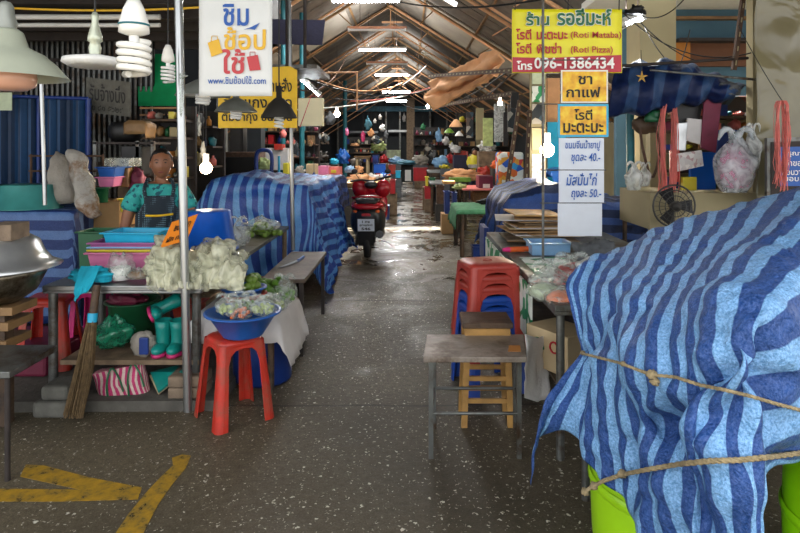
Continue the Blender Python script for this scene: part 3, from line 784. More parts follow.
# flat disc lamp
c = P(95, 62, 2.5); k = S(1, 2.5); t = thing('pendant_lamp', 'flat white disc lamp on a cream socket between the cone lamp and the spiral bulb', 'lamp', (c.x, c.y, c.z-.02))
MB().lathe([(.001, -4*k), (24*k, -5*k), (30*k, -1*k), (29*k, 3*k), (8*k, 7*k), (.001, 7*k)], c, 36).build('disc', M['white_plastic'], t)
MB().lathe([(5*k, 7*k), (6*k, 14*k), (4.5*k, 19*k), (7*k, 21*k), (6.5*k, 26*k), (5*k, 32*k), (3*k, 40*k), (4*k, 45*k), (2*k, 50*k), (.001, 50*k)], c, 18).build('socket', M['enamel_cream'], t)
MB().tube([c+Vector((0, 0, 50*k)), (c.x, c.y, 3.3)], .004, 6).build('cord', M['black'], t)
def cone_lamp(px, py, w_, h_, Y, m_, label, cordz, bulb='white_plastic'):
    c = P(px, py, Y); k = S(1, Y); r = w_/2*k; h = h_*k; t = thing('pendant_lamp', label, 'lamp', (c.x, Y, c.z-h*.4))
    MB().lathe([(r, 0), (r*.95, h*.08), (r*.6, h*.42), (r*.28, h*.6), (r*.16, h*.64), (r*.15, h), (.001, h)], c, 28).build('lamp_shade', M[m_], t)
    MB().lathe([(r*.9, h*.05), (r*.5, h*.36), (.001, h*.5)], c, 24).build('lamp_inside', M['white_plastic'], t)
    spiral((c.x, Y, c.z+h*.05), r*.22, h*.35, 3, r*.06, M[bulb], t)
    MB().tube([c+Vector((0, 0, h)), (c.x, Y, cordz)], .005, 6).build('cord', M['black'], t)
cone_lamp(203, 96, 54, 26, 4.0, 'enamel_grey', 'grey cone lamp behind the bottom left of the white banner', 3.3)
cone_lamp(236, 112, 42, 22, 4.4, 'enamel_grey', 'grey cone lamp in front of the yellow board, half under the white banner', 3.3)
cone_lamp(279, 118, 36, 32, 3.9, 'lamp_dark', 'dark cone lamp on a long cord at the right end of the yellow board', 3.3)
# ============================================================ plastic stool prototype
def make_stool(m, label, name='plastic_stool', h=.46, wt=.135, wf=.185, group=None, cat='stool'):
    t = thing(name, label, cat, (0, 0, 0), group)
    W = lambda z: wt+(wf-wt)*(1-z/h)
    sq = []
    for r_, z in ((.001, h), (.5, h), (.9, h-.001), (1.0, h-.012), (1.04, h-.035), (1.0, h-.04), (.9, h-.02), (.001, h-.014)):
        ring = []
        for j in range(32):
            a = 2*math.pi*j/32; c_, s_ = math.cos(a), math.sin(a); k = (abs(c_)**5+abs(s_)**5)**(-1/5)
            ring.append(Vector((c_*k*r_*wt, s_*k*r_*wt, z)))
        sq.append(ring)
    mb = MB(); mb.add([v for r_ in sq for v in r_], [(i*32+j, i*32+(j+1) % 32, (i+1)*32+(j+1) % 32, (i+1)*32+j) for i in range(7) for j in range(32)], True)
    mb.tube([(.028*math.cos(a), .028*math.sin(a), h+.001) for a in [k*math.pi/6 for k in range(13)]], .003, 5)
    mb.build('seat', m, t)
    prof = [(0, h-.02), (.80, h-.02), (.80, 0), (.62, 0), (.64, .33), (.56, .38), (.36, .405), (0, .412)]
    for q in range(4):
        mb = MB(); Rz = rot(rz=90*q)
        for mir in (0, 1):
            out, inn = [], []
            for s, z in prof:
                w_ = W(z); a = Vector((s*w_, -w_, z)); b = Vector((s*w_*.98, -w_+.007, z))
                if mir: a = Vector((w_, -s*w_, z)); b = Vector((w_-.007, -s*w_*.98, z))
                out.append(Rz @ a); inn.append(Rz @ b)
            n = len(out)
            mb.add(out+inn, [tuple(range(n)), tuple(range(2*n-1, n-1, -1))]+[(j, n+j, n+(j+1) % n, (j+1) % n) for j in range(n)])
        c1 = []
        for z in (h-.02, 0):
            w_ = W(z)
            for k in (0, .25, .5, .75, 1):
                a = math.pi/2*k; c1.append(Rz @ Vector((.8*w_+.2*w_*math.sin(a), -.8*w_-.2*w_*math.cos(a), z)))
        mb.add(c1, [(k, k+1, k+6, k+5) for k in range(4)], True)
        mb.build('leg', m, t, bevel=.002)
    return t
st = make_stool(M['red_plastic'], 'scuffed red plastic stool under the big blue basin of bagged vegetables')
st.location = (X(234, 3.36), 3.36, 0); st.rotation_euler.z = math.radians(40); st.scale = (.93, .93, 1)
st2 = dup(st, (X(50, 4.0), 4.0, 0.06), 12, 'red plastic stool behind the left leg of the left table'); 
st3 = make_stool(M['hot_pink'], 'hot pink plastic stool under the front table behind the broom', h=.55); st3.location = (X(96, 4.25), 4.25, .06); st3.scale = (.8, .8, 1)

# ============================================================ left front table and its load
T1 = table('market_table', X(42, 3.48), -1.2, 3.48, 4.12, .70, M['steel'], M['steel_dull'], 'steel-topped front table on the left loaded with pink tubs and bags', lip=.045, leg=.026, rails=False, z0=.06)
mb = MB(); mb.bb(X(60, 3.5), -1.22, 3.5, 3.53, .235, .262); mb.bb(X(60, 3.5), -1.22, 3.53, 4.08, .25, .258); mb.build('shelf', M['wood_old'], T1)
T2 = table('market_table', -1.72, -1.19, 4.15, 6.0, .72, M['steel_dull'], M['wood_old'], 'long steel-topped table beside the aisle with the upturned blue tub and limes', lip=.03, leg=.022)
# steel pole
tag(MB().tube([P(188, 412, 3.42), P(178, -20, 3.42)], .024, 14).build('steel_pole', M['pipe']), 'shiny steel pole standing at the corner of the left front table', 'pole')
mb = MB(); mb.tube(spline([P(183, 78, 3.4), P(180, 95, 3.38), P(181, 116, 3.38), P(184, 90, 3.37)], 10), .006, 6); mb.tube([P(179, 74, 3.39), P(187, 76, 3.39), P(180, 78, 3.39)], .008, 6)
tag(mb.build('string_tie', M['bag_clear']), 'thin clear plastic strip tied round the steel pole', 'string')
tag(MB().tube([P(293, 250, 6.0), P(289, -5, 6.0)], .02, 12).build('steel_pole', M['steel']), 'thin steel pole in front of the blue striped tarp stall', 'pole')
tag(MB().tube([P(45, 205, 4.7), P(41, 72, 4.7)], .016, 10).build('steel_pole', M['pipe']), 'thin pole in front of the blue corrugated shutter', 'pole')
# tubs and trays
def tr(name, x0, x1, y0, y1, Y, d, m, label, **k): return crate(name, X(x0, Y), X(x1, Y), Y, Y+d, Z(y1, Y), Z(y0, Y), M[m], label, **k)
tr('plastic_tub', 83, 152, 253, 279, 3.72, .30, 'pink_plastic', 'large pink tub at the bottom of the tray stack on the left table', cat='tub', flare=.04)
tr('plastic_tray', 86, 155, 250, 256, 3.74, .30, 'yellow_plastic', 'thin yellow tray low in the stack on the pink tub', flare=.02)
tr('plastic_tray', 86, 154, 247, 253, 3.75, .29, 'pale_blue_plastic', 'pale blue tray in the stack above the yellow tray', flare=.02)
tr('plastic_tray', 86, 155, 243, 250, 3.74, .31, 'purple_plastic', 'mauve tray near the top of the stack, under the cyan tray', flare=.02)
crate('plastic_tray', X(99, 3.76), X(160, 3.76), 3.76, 4.03, Z(246, 3.76), Z(233, 3.76), M['cyan_plastic'], 'bright cyan tray topping the tray stack', flare=.03, rz=-3)
crate('plastic_bin', X(74, 4.3), X(104, 4.3), 4.3, 4.55, .45, Z(232, 4.3), M['green_plastic'], 'dark green bin behind the tray stack', cat='bin', flare=.03)
# cyan cloth
def heap(name, c, r, m, label, cat, seed, amp=.35, sub=None, group=None, flat=-.5):
    mb = MB(); blob(mb, c, r, seed, amp, 30, 1.9, flat=flat)
    if sub: sub(mb)
    return tag(mb.build(name, M[m]), label, cat, group)
def hang(mb):
    rows = [[P(78+i*5, 272, 3.50-.005*i)+Vector((0, .03, .03)), P(75+i*4.5, 283, 3.455), P(75+i*3, 292, 3.45-.01*(i % 2)), P(74+i*1.2, 303-abs(i-1)*3, 3.45)] for i in range(5)]
    q = sheet(rows, range(5), 14, 14, amp=.01, sc=14); o = len(mb.v)
    mb.v += q.v; mb.f += [tuple(i+o for i in f) for f in q.f]; mb.smooth += q.smooth
heap('cleaning_cloth', P(93, 276, 3.58), (S(20, 3.58), .07, .05), 'cyan_cloth', 'crumpled cyan cloth hanging over the front edge of the left table', 'cloth', 3, .5, hang)
# cup in bag, food bag
t = thing('plastic_cup', 'small white tub wrapped in a clear bag in front of the pink tub', 'cup', P(121, 279, 3.6))
MB().lathe([(.001, 0), (.045, 0), (.056, .075), (.053, .075), (.043, .004), (.001, .004)], P(121, 279.5, 3.6), 20).build('cup_body', M['white_plastic'], t)
mb = MB(); blob(mb, P(121, 266, 3.6), (.075, .06, .075), 4, .4, 20, 3); mb.build('wrap', M['bag_clear'], t)
bag('food_bag', P(139, 274, 3.58), (.085, .06, .04), M['bag_clear'], 'flat clear bag of brown food at the front edge of the left table', seed=8, filling=(M['brown_food'], 'lump'), handles=False)
# pale bags of greens
for i, (px, py, Y, rx, ry, rz, sd, m_, lb) in enumerate((
    (168, 266, 3.62, .15, .12, .125, 11, 'bag_milky', 'milky bag of greens hanging over the table edge left of the steel pole'),
    (203, 268, 3.66, .16, .14, .13, 12, 'bag_milky', 'large pale bag just right of the steel pole on the left table'),
    (226, 270, 3.72, .13, .14, .13, 13, 'bag_milky', 'rightmost pale crumpled bag at the table corner above the limes'),
    (156, 252, 3.85, .09, .10, .10, 14, 'bag_milky', 'pale green bag standing behind beside the cyan tray'),
    (213, 252, 3.95, .14, .12, .08, 15, 'bag_milky', 'flat pale bag lying in front of the upturned blue tub'))):
    bag('vegetable_bag', P(px, py, Y), (rx, ry, rz), M[m_], lb, seed=sd, filling=(M['cabbage'], 'lump'), handles=(i == 3), amp=.26)
for x0, x1, Yb, sd, lb in ((149, 190, 3.58, 1, 'pale crumpled plastic film spilling over the table edge left of the steel pole'), (190, 244, 3.62, 2, 'wide pale crumpled plastic film covering the greens right of the steel pole')):
    rows = []
    for i in range(9):
        x = x0+(x1-x0)*i/8; q = math.sin(math.pi*i/8); dz = (8 if sd == 1 else 5)
        rows.append([P(x, 262-22*q, Yb+.22), P(x-1, 262-18*q, Yb+.06), P(x-2*(1-i/4), 272-6*q, Yb-.10), P(x, 284, Yb-.15), P(x+2, 290+dz*noise.noise(Vector((i*.7, sd, 0))), Yb-.16)])
    tag(sheet(rows, range(9), 60, 50, amp=.05, sc=11, seed=sd, fold=lambda u, v, p: .012*math.sin(u*4+v*5)).build('plastic_film', M['bag_milky']), lb, 'plastic film')
# orange price card
t = thing('price_card', 'tilted orange card with black handwriting stuck in the pale bags', 'sign', P(178, 248, 3.6))
q = [P(160, 248, 3.58), P(187, 240, 3.52), P(198, 214, 3.60), P(172, 222, 3.66)]
MB().plate(q, (0, .003, 0)).build('card', M['card_orange'], t)
ux, uz = (q[1]-q[0]), (q[3]-q[0]); mb = MB()
for tx, u0, v0, w_, h_ in (('๒๐ บาท', .25, .55, .6, .25), ('ผัก กก.', .15, .15, .65, .22)): put_text(mb, tx, q[0]+ux*u0+uz*v0-Vector((0, .006, 0)), ux, uz, w_, h_, .02)
mb.build('lettering', M['ink_black'], t)
basin('plastic_tub', (X(209, 4.65), 4.65, .72), .205, .30, M['blue_bucket'], 'big blue tub turned upside down on the aisle-side table', 'tub', flare=1.3, inverted=True)
bag('plastic_bag', P(239, 234, 4.75), (.09, .09, .13), M['bag_clear'], 'clear crumpled bag between the blue tub and the limes', seed=21)
def pile(name, root_label, px, py, Y, rx, ry, k, r, m_, label, cat, group, seed, zbase):
    rr = random.Random(seed); first = None; cx = X(px, Y)
    for i in range(k):
        a = rr.uniform(0, 6.28); q = math.sqrt(rr.random()); lay = i*3//k
        loc = Vector((cx+math.cos(a)*q*rx*(1-.35*lay), Y+math.sin(a)*q*ry*(1-.35*lay), zbase+lay*r*1.3))
        if first is None:
            mb = MB(); mb.ball((0, 0, r), (r, r, r*.95), 12); mb.tube([(0, 0, r*1.9), (0, 0, r*2.02)], r*.12, 5); o = mb.build(name, M[m_]); o.location = loc
            tag(o, label, cat, group); first = o
        else:
            c = first.copy(); COL.objects.link(c); c.location = loc; c.rotation_euler = (rr.uniform(-.6, .6), rr.uniform(-.6, .6), 0)
pile('lime', '', 262, 226, 5.35, .16, .12, 64, .027, 'lime_fruit', 'green lime in the open bag on the aisle-side table', 'lime', 'limes bagged on the aisle-side table', 5, .722)
bag('plastic_bag', P(262, 224, 5.35), (.17, .14, .075), M['bag_clear'], 'clear bag opened over the heap of limes', seed=22, handles=False)
# ============================================================ under the front table
bag('rubbish_bag', P(114, 331, 3.68), (.125, .12, .11), M['bag_green'], 'crumpled dark green bag on the shelf under the left table', 'bag', seed=31, handles=False, amp=.35)
basin('plastic_basin', (X(133, 3.95), 3.95, .262), .155, .24, M['green_plastic'], 'dark green basin on the shelf behind the green bag')
heap('dried_chilli_heap', (X(128, 3.93), 3.93, .5), (.12, .1, .05), 'maroon', 'dark red heap filling the green basin under the table', 'food', 6)
t = thing('carrier_bag', 'white carrier bag with a blue panel on the shelf left of the teal boots', 'bag', P(144, 357, 3.56))
mb = MB(); blob(mb, P(144, 344, 3.6), (.075, .06, .078), 33, .2, 18, 2, flat=-.95); mb.build('bag_body', M['sack'], t); MB().box(P(144, 346, 3.535), (.055, .02, .1)).build('blue_panel', M['navy_plastic'], t, bevel=.006)
def boot(px, Y, zb, label, lay=None):
    t = thing('rubber_boot', label, 'boot', (px, Y, zb), 'teal rubber boots under the left table')
    prof = [(.045, .0), (.047, .03), (.04, .08), (.043, .14), (.05, .19), (.047, .19), (.04, .14), (.001, .1)]
    m_ = rot(*(lay or (0, 0, 0))); c = Vector((px, Y, zb))
    mb = MB(); mb.lathe(prof, c, 16, m_, sy=1.15)
    mb.ball(c+m_ @ Vector((0, -.06, .035)), (.042, .075, .033), 12, m_); mb.build('boot_shaft', M['teal_rubber'], t)
    MB().lathe([(.001, -.004), (.05, -.004), (.05, .014), (.001, .014)], c+m_ @ Vector((0, -.03, 0)), 16, m_, sy=1.9).build('sole', M['pink_rubber'], t, label='pink sole')
boot(X(162, 3.62), 3.64, .268, 'upright teal rubber boot with pink sole, left of the standing pair'); boot(X(177, 3.62), 3.64, .268, 'upright teal rubber boot with pink sole, right of the standing pair')
boot(X(150, 3.72), 3.74, .47, 'teal rubber boot lying tilted on top of the upright pair', (0, 65, 20))
tr('plastic_tray', 168, 200, 305, 322, 3.95, .2, 'red_plastic', 'faded red tray on the shelf behind the teal boots')
# striped bag, board, blocks on the step
t = thing('striped_bag', 'pink and white striped shopping bag with green straps lying on the step', 'bag', P(123, 404, 3.5))
mb = MB(); n1 = 22; m_ = rot(rz=4, ry=-12); c0 = P(123, 384, 3.56)
rows = []
for i in range(n1):
    a = 2*math.pi*i/(n1-1); cx_ = math.cos(a); sy_ = math.sin(a); k = (abs(cx_)**3+abs(sy_)**3)**(-1/3)
    for j in range(9):
        z = -.105+.21*j/8; f_ = 1-.35*max(0, (j-5)/3)
        p = m_ @ Vector((cx_*k*.145, sy_*k*.07*f_, z)); p += Vector((1, 1, 1))*noise.noise(p*12)*.012; rows.append(p+c0); mb.uv[len(rows)-1] = (a*.145, z)
uvk = dict(mb.uv); mb = MB(); mb.grid(rows, n1, 9, [uvk[i] for i in range(len(rows))]); mb.add([rows[i*9] for i in range(n1-1)], [tuple(range(n1-1))]); mb.add([rows[i*9+8] for i in range(n1-1)], [tuple(range(n1-1))])
mb.build('bag_body', M['bag_stripe'], t)
s_ = MB()
for dx in (-.07, .05): s_.tube(spline([c0+m_ @ Vector(v) for v in ((dx, -.078, -.09), (dx+.02, -.08, .05), (dx+.05, -.05, .12), (dx+.09, -.075, .06), (dx+.1, -.08, -.02))], 14), .006, 6)
s_.build('strap', M['green_plastic'], t)
t = thing('folding_board', 'teal covered board leaning on the blocks under the left table', 'board', P(165, 400, 3.55))
MB().plate([P(150, 372, 3.62), P(178, 365, 3.66), P(184, 372, 3.5), P(158, 392, 3.46)], (0, .012, -.012)).build('board_face', M['teal_rubber'], t)
MB().plate([P(149, 375, 3.64), P(158, 394, 3.47), P(184, 374, 3.51), P(178, 367, 3.67)], (0, .01, -.008)).build('board_edge', M['cardboard_pale'], t)
for i, z in enumerate((.06, .125)):
    o = MB().bb(X(168, 3.45), X(204, 3.45), 3.44, 3.6, z, z+.062).build('paving_block', M['brick'], bevel=.01); tag(o, 'beige paving block by the pole foot, '+('lower' if i == 0 else 'upper')+' of the two', 'block', 'paving blocks by the pole')
for i, (a, b, z0, z1) in enumerate(((40, 76, 0, .09), (46, 74, .09, .17))):
    Y = 3.4; mb = MB(); mb.bb(X(a, Y), X(b, Y), 3.32+.02*i, 3.52, z0, z1); tag(mb.build('concrete_block', M['concrete'], bevel=.02), ('wide dark' if i == 0 else 'smaller upper')+' concrete block propping the left table leg', 'block', 'blocks under the table leg')
mb = MB(); mb.bb(X(-30, 3.9), X(60, 3.9), 3.75, 4.4, .065, .2); tag(mb.build('foam_mat', M['maroon'], bevel=.02), 'maroon padded mat on the floor behind the concrete blocks', 'mat')
# broom
t = thing('straw_broom', 'straw broom leaning on the front edge of the left table', 'broom', P(72, 420, 3.3))
a, b = P(97, 285, 3.44), P(92, 320, 3.40)
MB().tube([a, b], .022, 10).build('handle', M['wood_dark'], t)
MB().tube([P(93, 313, 3.405), P(92, 322, 3.398)], .027, 12).build('binding', M['cyan_plastic'], t)
mb = MB(); rr = random.Random(4)
for i in range(150):
    u = rr.uniform(-1, 1); v = rr.uniform(-1, 1)
    p0 = P(92, 318, 3.40)+Vector((u*.018, v*.018, 0)); p2 = P(73+u*10, 418+rr.uniform(-7, 1), 3.30+v*.05); p1 = p0.lerp(p2, .5)+Vector((u*.008+.012, v*.012, .0))
    mb.tube(spline([p0, p1, p2], 5), .0028, 3, cap=False)
mb.build('bristles', M['straw'], t)
# ============================================================ far-left corner
t = thing('steamer', 'dome-lidded metal steamer on a wooden stand at the left edge', 'steamer', (X(-2, 3.3), 3.3, .66))
c = Vector((X(-2, 3.3), 3.3, Z(267, 3.3))); k = S(1, 3.3)
MB().lathe([(56*k, 0), (57*k, 1*k), (48*k, 5*k), (41*k, 14*k), (36*k, 26*k), (28*k, 31*k), (.001, 33*k)], c, 44).build('dome_lid', M['steam_alu'], t)
MB().lathe([(.001, -36*k), (20*k, -34*k), (34*k, -24*k), (42*k, -8*k), (44*k, 0), (42*k, 0), (.001, -3*k)], c, 40).build('wok', M['wok_steel'], t)
for i, dx in enumerate((-16, 2, 14)):
    tag(MB().box(P(dx, 231, 3.25), (S(13, 3.3), .16, S(16, 3.3))).build('wood_block', M['brick'], bevel=.005), ['left', 'middle', 'right'][i]+' pale wooden block weighing down the steamer lid', 'block', 'wood blocks on the steamer lid')
t = thing('wooden_crate', 'stacked wooden stand of boards holding up the steamer', 'crate', P(5, 400, 3.3))
for z, a, b in ((303, -40, 12), (318, -40, 8), (336, -40, 6), (354, -40, 6)):
    MB().bb(X(a, 3.2), X(b, 3.2), 3.2, 3.42, Z(z+8, 3.3), Z(z, 3.3)).build('board', M['wood'], t, bevel=.003)
for a in (-24, -2):
    MB().bb(X(a-4, 3.2), X(a+4, 3.2), 3.22, 3.3, .001, Z(304, 3.3)).build('upright', M['wood_dark'], t)
TB = table('work_table', -2.7, -1.78, 2.68, 3.05, .50, M['steel_dull'], M['dark_iron'], 'low steel table cut off by the bottom left corner', lip=.03, leg=.012, rails=False, skip=(3,))
mb = MB()
LT = drape(-4.4, X(76, 4.7)-.05, 4.75, 5.35, 1.0, (.0, .95, .88, .3), M['tarp_left'], 'striped_tarp', seed=3, flare=.03, amp=.01)
tag(LT, 'blue and white striped sheet covering the far-left counter', 'tarp')
t = table('counter', -4.4, X(76, 4.7)-.1, 4.8, 5.3, .985, M['wood_old'], M['wood_dark'], 'wooden counter hidden under the far-left striped sheet', cat='counter')
basin('plastic_tub', (X(26, 4.95), 4.95, 1.004), S(32, 4.95), .2, M['tub_teal'], 'teal tub upside down on the far-left counter', 'tub', inverted=True, sx=1.0, sy=.8)
basin('plastic_tub', (X(-12, 4.85), 4.85, 1.004), S(20, 4.85), .2, M['navy_plastic'], 'dark blue tub upside down at the left edge of the picture', 'tub', inverted=True)
# sacks
def sack(pts, rad, m_, label, seed):
    mb = MB(); sp = spline(pts, 26); rs = [Vector((r_, 0, 0)) for r_ in rad]; rs = [v.x for v in spline(rs, 26)]
    mb.tube(sp, rs, 18)
    for i, v in enumerate(mb.v): mb.v[i] = v+Vector((1, 1, .5))*noise.noise(v*9+Vector((seed, 0, 0)))*.03
    return tag(mb.build('cloth_sack', M[m_]), label, 'sack')
sack([P(57, 153, 5.15), P(60, 165, 5.1), P(64, 182, 5.05), P(66, 198, 5.05), P(66, 203, 5.05)], [.03, .09, .12, .1, .05], 'sack', 'full grey-white sack standing beside the teal tub', 1)
sack([P(66, 152, 4.95), P(75, 158, 4.9), P(82, 180, 4.85), P(88, 200, 4.8), P(93, 214, 4.75), P(95, 218, 4.75)], [.02, .07, .08, .07, .05, .03], 'sack_print', 'long white sack with a brown print drooping over the counter edge', 2)
mb = MB()
for z in (156, 171, 187): mb.tube([P(29, z, 5.3), P(103, z, 5.3)], .009, 6)
for x in (31, 103): mb.tube([P(x, 154, 5.3), P(x, 205, 5.3)], .01, 6)
tag(mb.build('pipe_rack', M['rust']), 'thin rusty pipe rail behind the sacks', 'rack')
# shelf with pots
t = thing('metal_shelf', 'black metal shelf with pots left of the woman', 'shelf', (X(130, 5.6), 5.7, 0))
for z in (142, 176): MB().bb(X(98, 5.6), X(158, 5.6), 5.5, 5.9, Z(z, 5.5)-.02, Z(z, 5.5)).build('shelf_board', M['dark_iron'], t)
for x in (100, 142, 157): MB().bb(X(x, 5.6)-.015, X(x, 5.6)+.015, 5.5, 5.53, 0, Z(141, 5.5)).build('post', M['steel_dull'], t)
zs = Z(142, 5.5)
t = thing('cooking_pot', 'black round pot tipped on the metal shelf under a brown cloth', 'pot', (X(128, 5.7), 5.7, zs))
MB().lathe([(.001, 0), (.1, 0), (.15, .05), (.155, .14), (.12, .19), (.001, .2)], (X(126, 5.7), 5.7, zs), 24).build('pot_body', M['black'], t)
tag(drape(X(130, 5.65), X(150, 5.65), 5.55, 5.75, zs+.19, (.06, .16, .12, .05), M['wood'], 'brown_cloth', seed=4, amp=.02), 'brown patterned cloth draped over the black pot', 'cloth')
def bx(name, x0, x1, y0, y1, Y, d, m_, label, cat='box', **k): return tag(MB().bb(X(x0, Y), X(x1, Y), Y, Y+d, Z(y1, Y), Z(y0, Y)).build(name, M[m_], bevel=.006, **k), label, cat)
bx('speaker_box', 121, 141, 146, 175, 5.5, .3, 'black', 'black box on the metal shelf under the pot')
tr('plastic_tray', 94, 116, 167, 177, 5.0, .3, 'blue_plastic', 'small blue tray on the boxes left of the woman', cat='tray')
tr('plastic_tray', 94, 115, 177, 187, 5.02, .28, 'pink_plastic', 'small pink tray under the blue tray left of the woman', cat='tray')
bx('food_container', 104, 129, 158, 167, 5.15, .25, 'bag_clear', 'clear lidded container above the blue tray', 'container')
bx('food_jar', 112, 128, 168, 187, 5.2, .2, 'brown_food', 'dark brown jar beside the blue tray', 'jar')
carton('cardboard_box', (X(108, 5.15), 5.2, Z(214, 5.1)), (S(34, 5.1), .3, S(27, 5.1)), M['cardboard'], 'plain cardboard box behind the tray stack left of the woman')
carton('cardboard_box', (X(125, 5.3), 5.55, Z(200, 5.3)), (S(26, 5.3), .3, S(24, 5.3)), M['wood_old'], 'brownish box further back beside the woman')
table('back_table', X(84, 5.0), X(200, 5.4), 5.05, 5.5, Z(228, 5.05), M['wood_old'], M['wood_dark'], 'low wooden table behind the woman holding the boxes', cat='table')
basin('plastic_bowl', (X(101, 5.0), 5.0, Z(203, 5.0)), .06, .13, M['green_plastic'], 'small green cone bowl beside the cardboard box', 'bowl')
basin('plastic_bowl', (X(126, 4.95), 4.95, Z(212, 4.95)), .05, .11, M['yellow_plastic'], 'lime yellow bowl at the woman\'s elbow', 'bowl')
heap('cloth_bundle', P(137, 182, 5.3), (.07, .07, .12), 'maroon', 'purple cloth bundle just left of the woman', 'cloth', 9)
# hardboard sign
t = thing('hanging_sign', 'grey sign board with black Thai handwriting hung on the slatted gate', 'sign', P(108, 116, 6.2))
q = [P(86, 112, 6.2), P(130, 117, 6.3), P(130, 82, 6.3), P(86, 77, 6.2)]
MB().plate(q, (0, .02, 0)).build('board', M['concrete'], t)
mb = MB(); ux, uz = q[1]-q[0], q[3]-q[0]
put_text(mb, 'รับจ้างนึ่ง', q[0]+ux*.08+uz*.36-Vector((0, .008, 0)), ux, uz, .82, .5, .01); put_text(mb, '๐ ๘๑ ๕๖๒๙', q[0]+ux*.14+uz*.08-Vector((0, .008, 0)), ux, uz, .7, .16, 0)
mb.build('lettering', M['ink_black'], t)
o = MB().bb(X(-6, 5.55), X(8, 5.55), 5.6, 5.61, Z(110, 5.55), Z(92, 5.55)).build('small_sign', M['cabbage']); tag(o, 'small pale green notice at the left edge on the blue shutter', 'sign')
# green awning
tag(MB().plate([P(138, 106, 6.9), P(182, 106, 6.9), P(182, 54, 7.2), P(138, 54, 7.2)], (0, .02, 0)).build('green_sheet', M['green_awning']), 'bright green sheet hanging behind the small spiral bulb', 'awning')
for i, y in enumerate((108, 115)): tag(MB().tube([P(140, y, 6.8), P(182, y, 6.8)], .012, 6).build('copper_pipe', M['peach_paint']), ('upper' if i == 0 else 'lower')+' orange pipe under the green sheet', 'pipe')
# ============================================================ signs on the left
def banner(name, x0, y0, x1, y1, Y, m, label, cat='banner', th=.006, wob=.012):
    t = thing(name, label, cat, P((x0+x1)/2, y1, Y)); n, k = 14, 18; pts = []
    for s in (0, th):
        for i in range(n):
            for j in range(k):
                p = P(x0+(x1-x0)*i/(n-1), y0+(y1-y0)*j/(k-1), Y); e = 0 if min(i, n-1-i) == 0 else 1
                pts.append(p+Vector((0, s+abs(noise.noise(p*7))*wob*e, 0)))
    mb = MB(); o = n*k
    mb.grid(pts[:o], n, k); mb.grid(pts[o:], n, k)
    b = [i*k for i in range(n)]+[(n-1)*k+j for j in range(1, k)]+[i*k+k-1 for i in range(n-2, -1, -1)]+[j for j in range(k-2, 0, -1)]
    mb.f += [(b[i], b[(i+1) % len(b)], b[(i+1) % len(b)]+o, b[i]+o) for i in range(len(b))]; mb.smooth += [False]*len(b)
    mb.build('banner_sheet', m, t); return t
t = banner('shopping_banner', 199, -6, 272, 96, 3.3, M['sign_white'], 'white banner with blue, yellow and red Thai words hanging at the upper left')
sign_text(t, [('ชิม', 223, 4, 249, 26)], 3.3, M['ink_blue'], bold=.02, name='blue_lettering'); sign_text(t, [('ช้อป', 224, 27, 266, 50)], 3.3, M['ink_yellow'], bold=.02, name='yellow_lettering')
sign_text(t, [('ใช้', 222, 49, 245, 74)], 3.3, M['ink_crimson'], bold=.02, name='red_lettering'); sign_text(t, [('www.ชิมช้อปใช้.com', 208, 76, 266, 84)], 3.3, M['ink_blue'], name='address_lettering', bold=.012)
e = Vector((0, -.006, 0))
mb = MB(); mb.plate([P(x, y, 3.3)+e for x, y in ((208, 43), (219, 39), (223, 53), (212, 57))], (0, -.002, 0)); mb.tube([P(x, y, 3.29) for x, y in ((211, 42), (212, 36), (217, 36), (218, 40))], .0025, 5); mb.build('yellow_bag_mark', M['ink_yellow'], t)
mb = MB(); mb.plate([P(x, y, 3.3)+e for x, y in ((247, 57), (258, 55), (261, 70), (250, 71))], (0, -.002, 0)); mb.tube([P(x, y, 3.29) for x, y in ((250, 57), (250, 52), (255, 52), (255, 56))], .0025, 5); mb.build('red_bag_mark', M['ink_crimson'], t)
mb = MB(); mb.plate([P(x, y, 3.3)+e for x, y in ((244, 30), (252, 27), (260, 23), (255, 30), (250, 29))], (0, -.002, 0)); mb.build('bird_mark', M['ink_blue'], t)
mb = MB(); [mb.tube([P(x, -6, 3.3), (X(x, 3.3), 3.3, 3.3)], .003, 5) for x in (201, 270)]; mb.build('cord', M['black'], t)
t = thing('yellow_board', 'yellow board with black Thai writing behind the cone lamps', 'sign', P(257, 128, 5.0))
MB().plate([P(x, y, 5.0) for x, y in ((218, 128), (297, 128), (297, 70), (290, 66), (218, 70))], (0, .02, 0)).build('board', M['board_yellow'], t, bevel=.004)
sign_text(t, [('อาหารตามสั่ง', 240, 78, 292, 92), ('ข้าวแกง ราด', 224, 95, 292, 108), ('ต้มยำกุ้ง ขนมจีน', 222, 111, 292, 124)], 5.0, M['ink_black'], bold=.015, eps=.008)
t = thing('dark_canopy', 'dark blue-purple cloth panel hung above the yellow board', 'awning', P(297, 45, 6.6))
MB().plate([P(272, 44, 6.6), P(322, 45, 6.7), P(325, 20, 6.9), P(272, 19, 6.8)], (0, .03, 0)).build('panel', M['dark_tarp'], t, bevel=.004)
mb = MB()
for x in (287, 305): mb.tube([P(x, 68, 6.55), P(x, -10, 6.55)], .02, 6)
mb.build('bracket', M['dark_iron'], t)
bx('lamp_box', 298, 323, 98, 126, 8.2, .12, 'lightbox', 'cream lightbox panel hanging right of the yellow board', 'sign')
tag(MB().tube([P(300, 127, 7.5), P(311, 96, 8.0), P(322, 96, 8.4)], .006, 5).build('red_strap', M['ink_crimson']), 'thin red strap crossing the cream panel', 'strap')
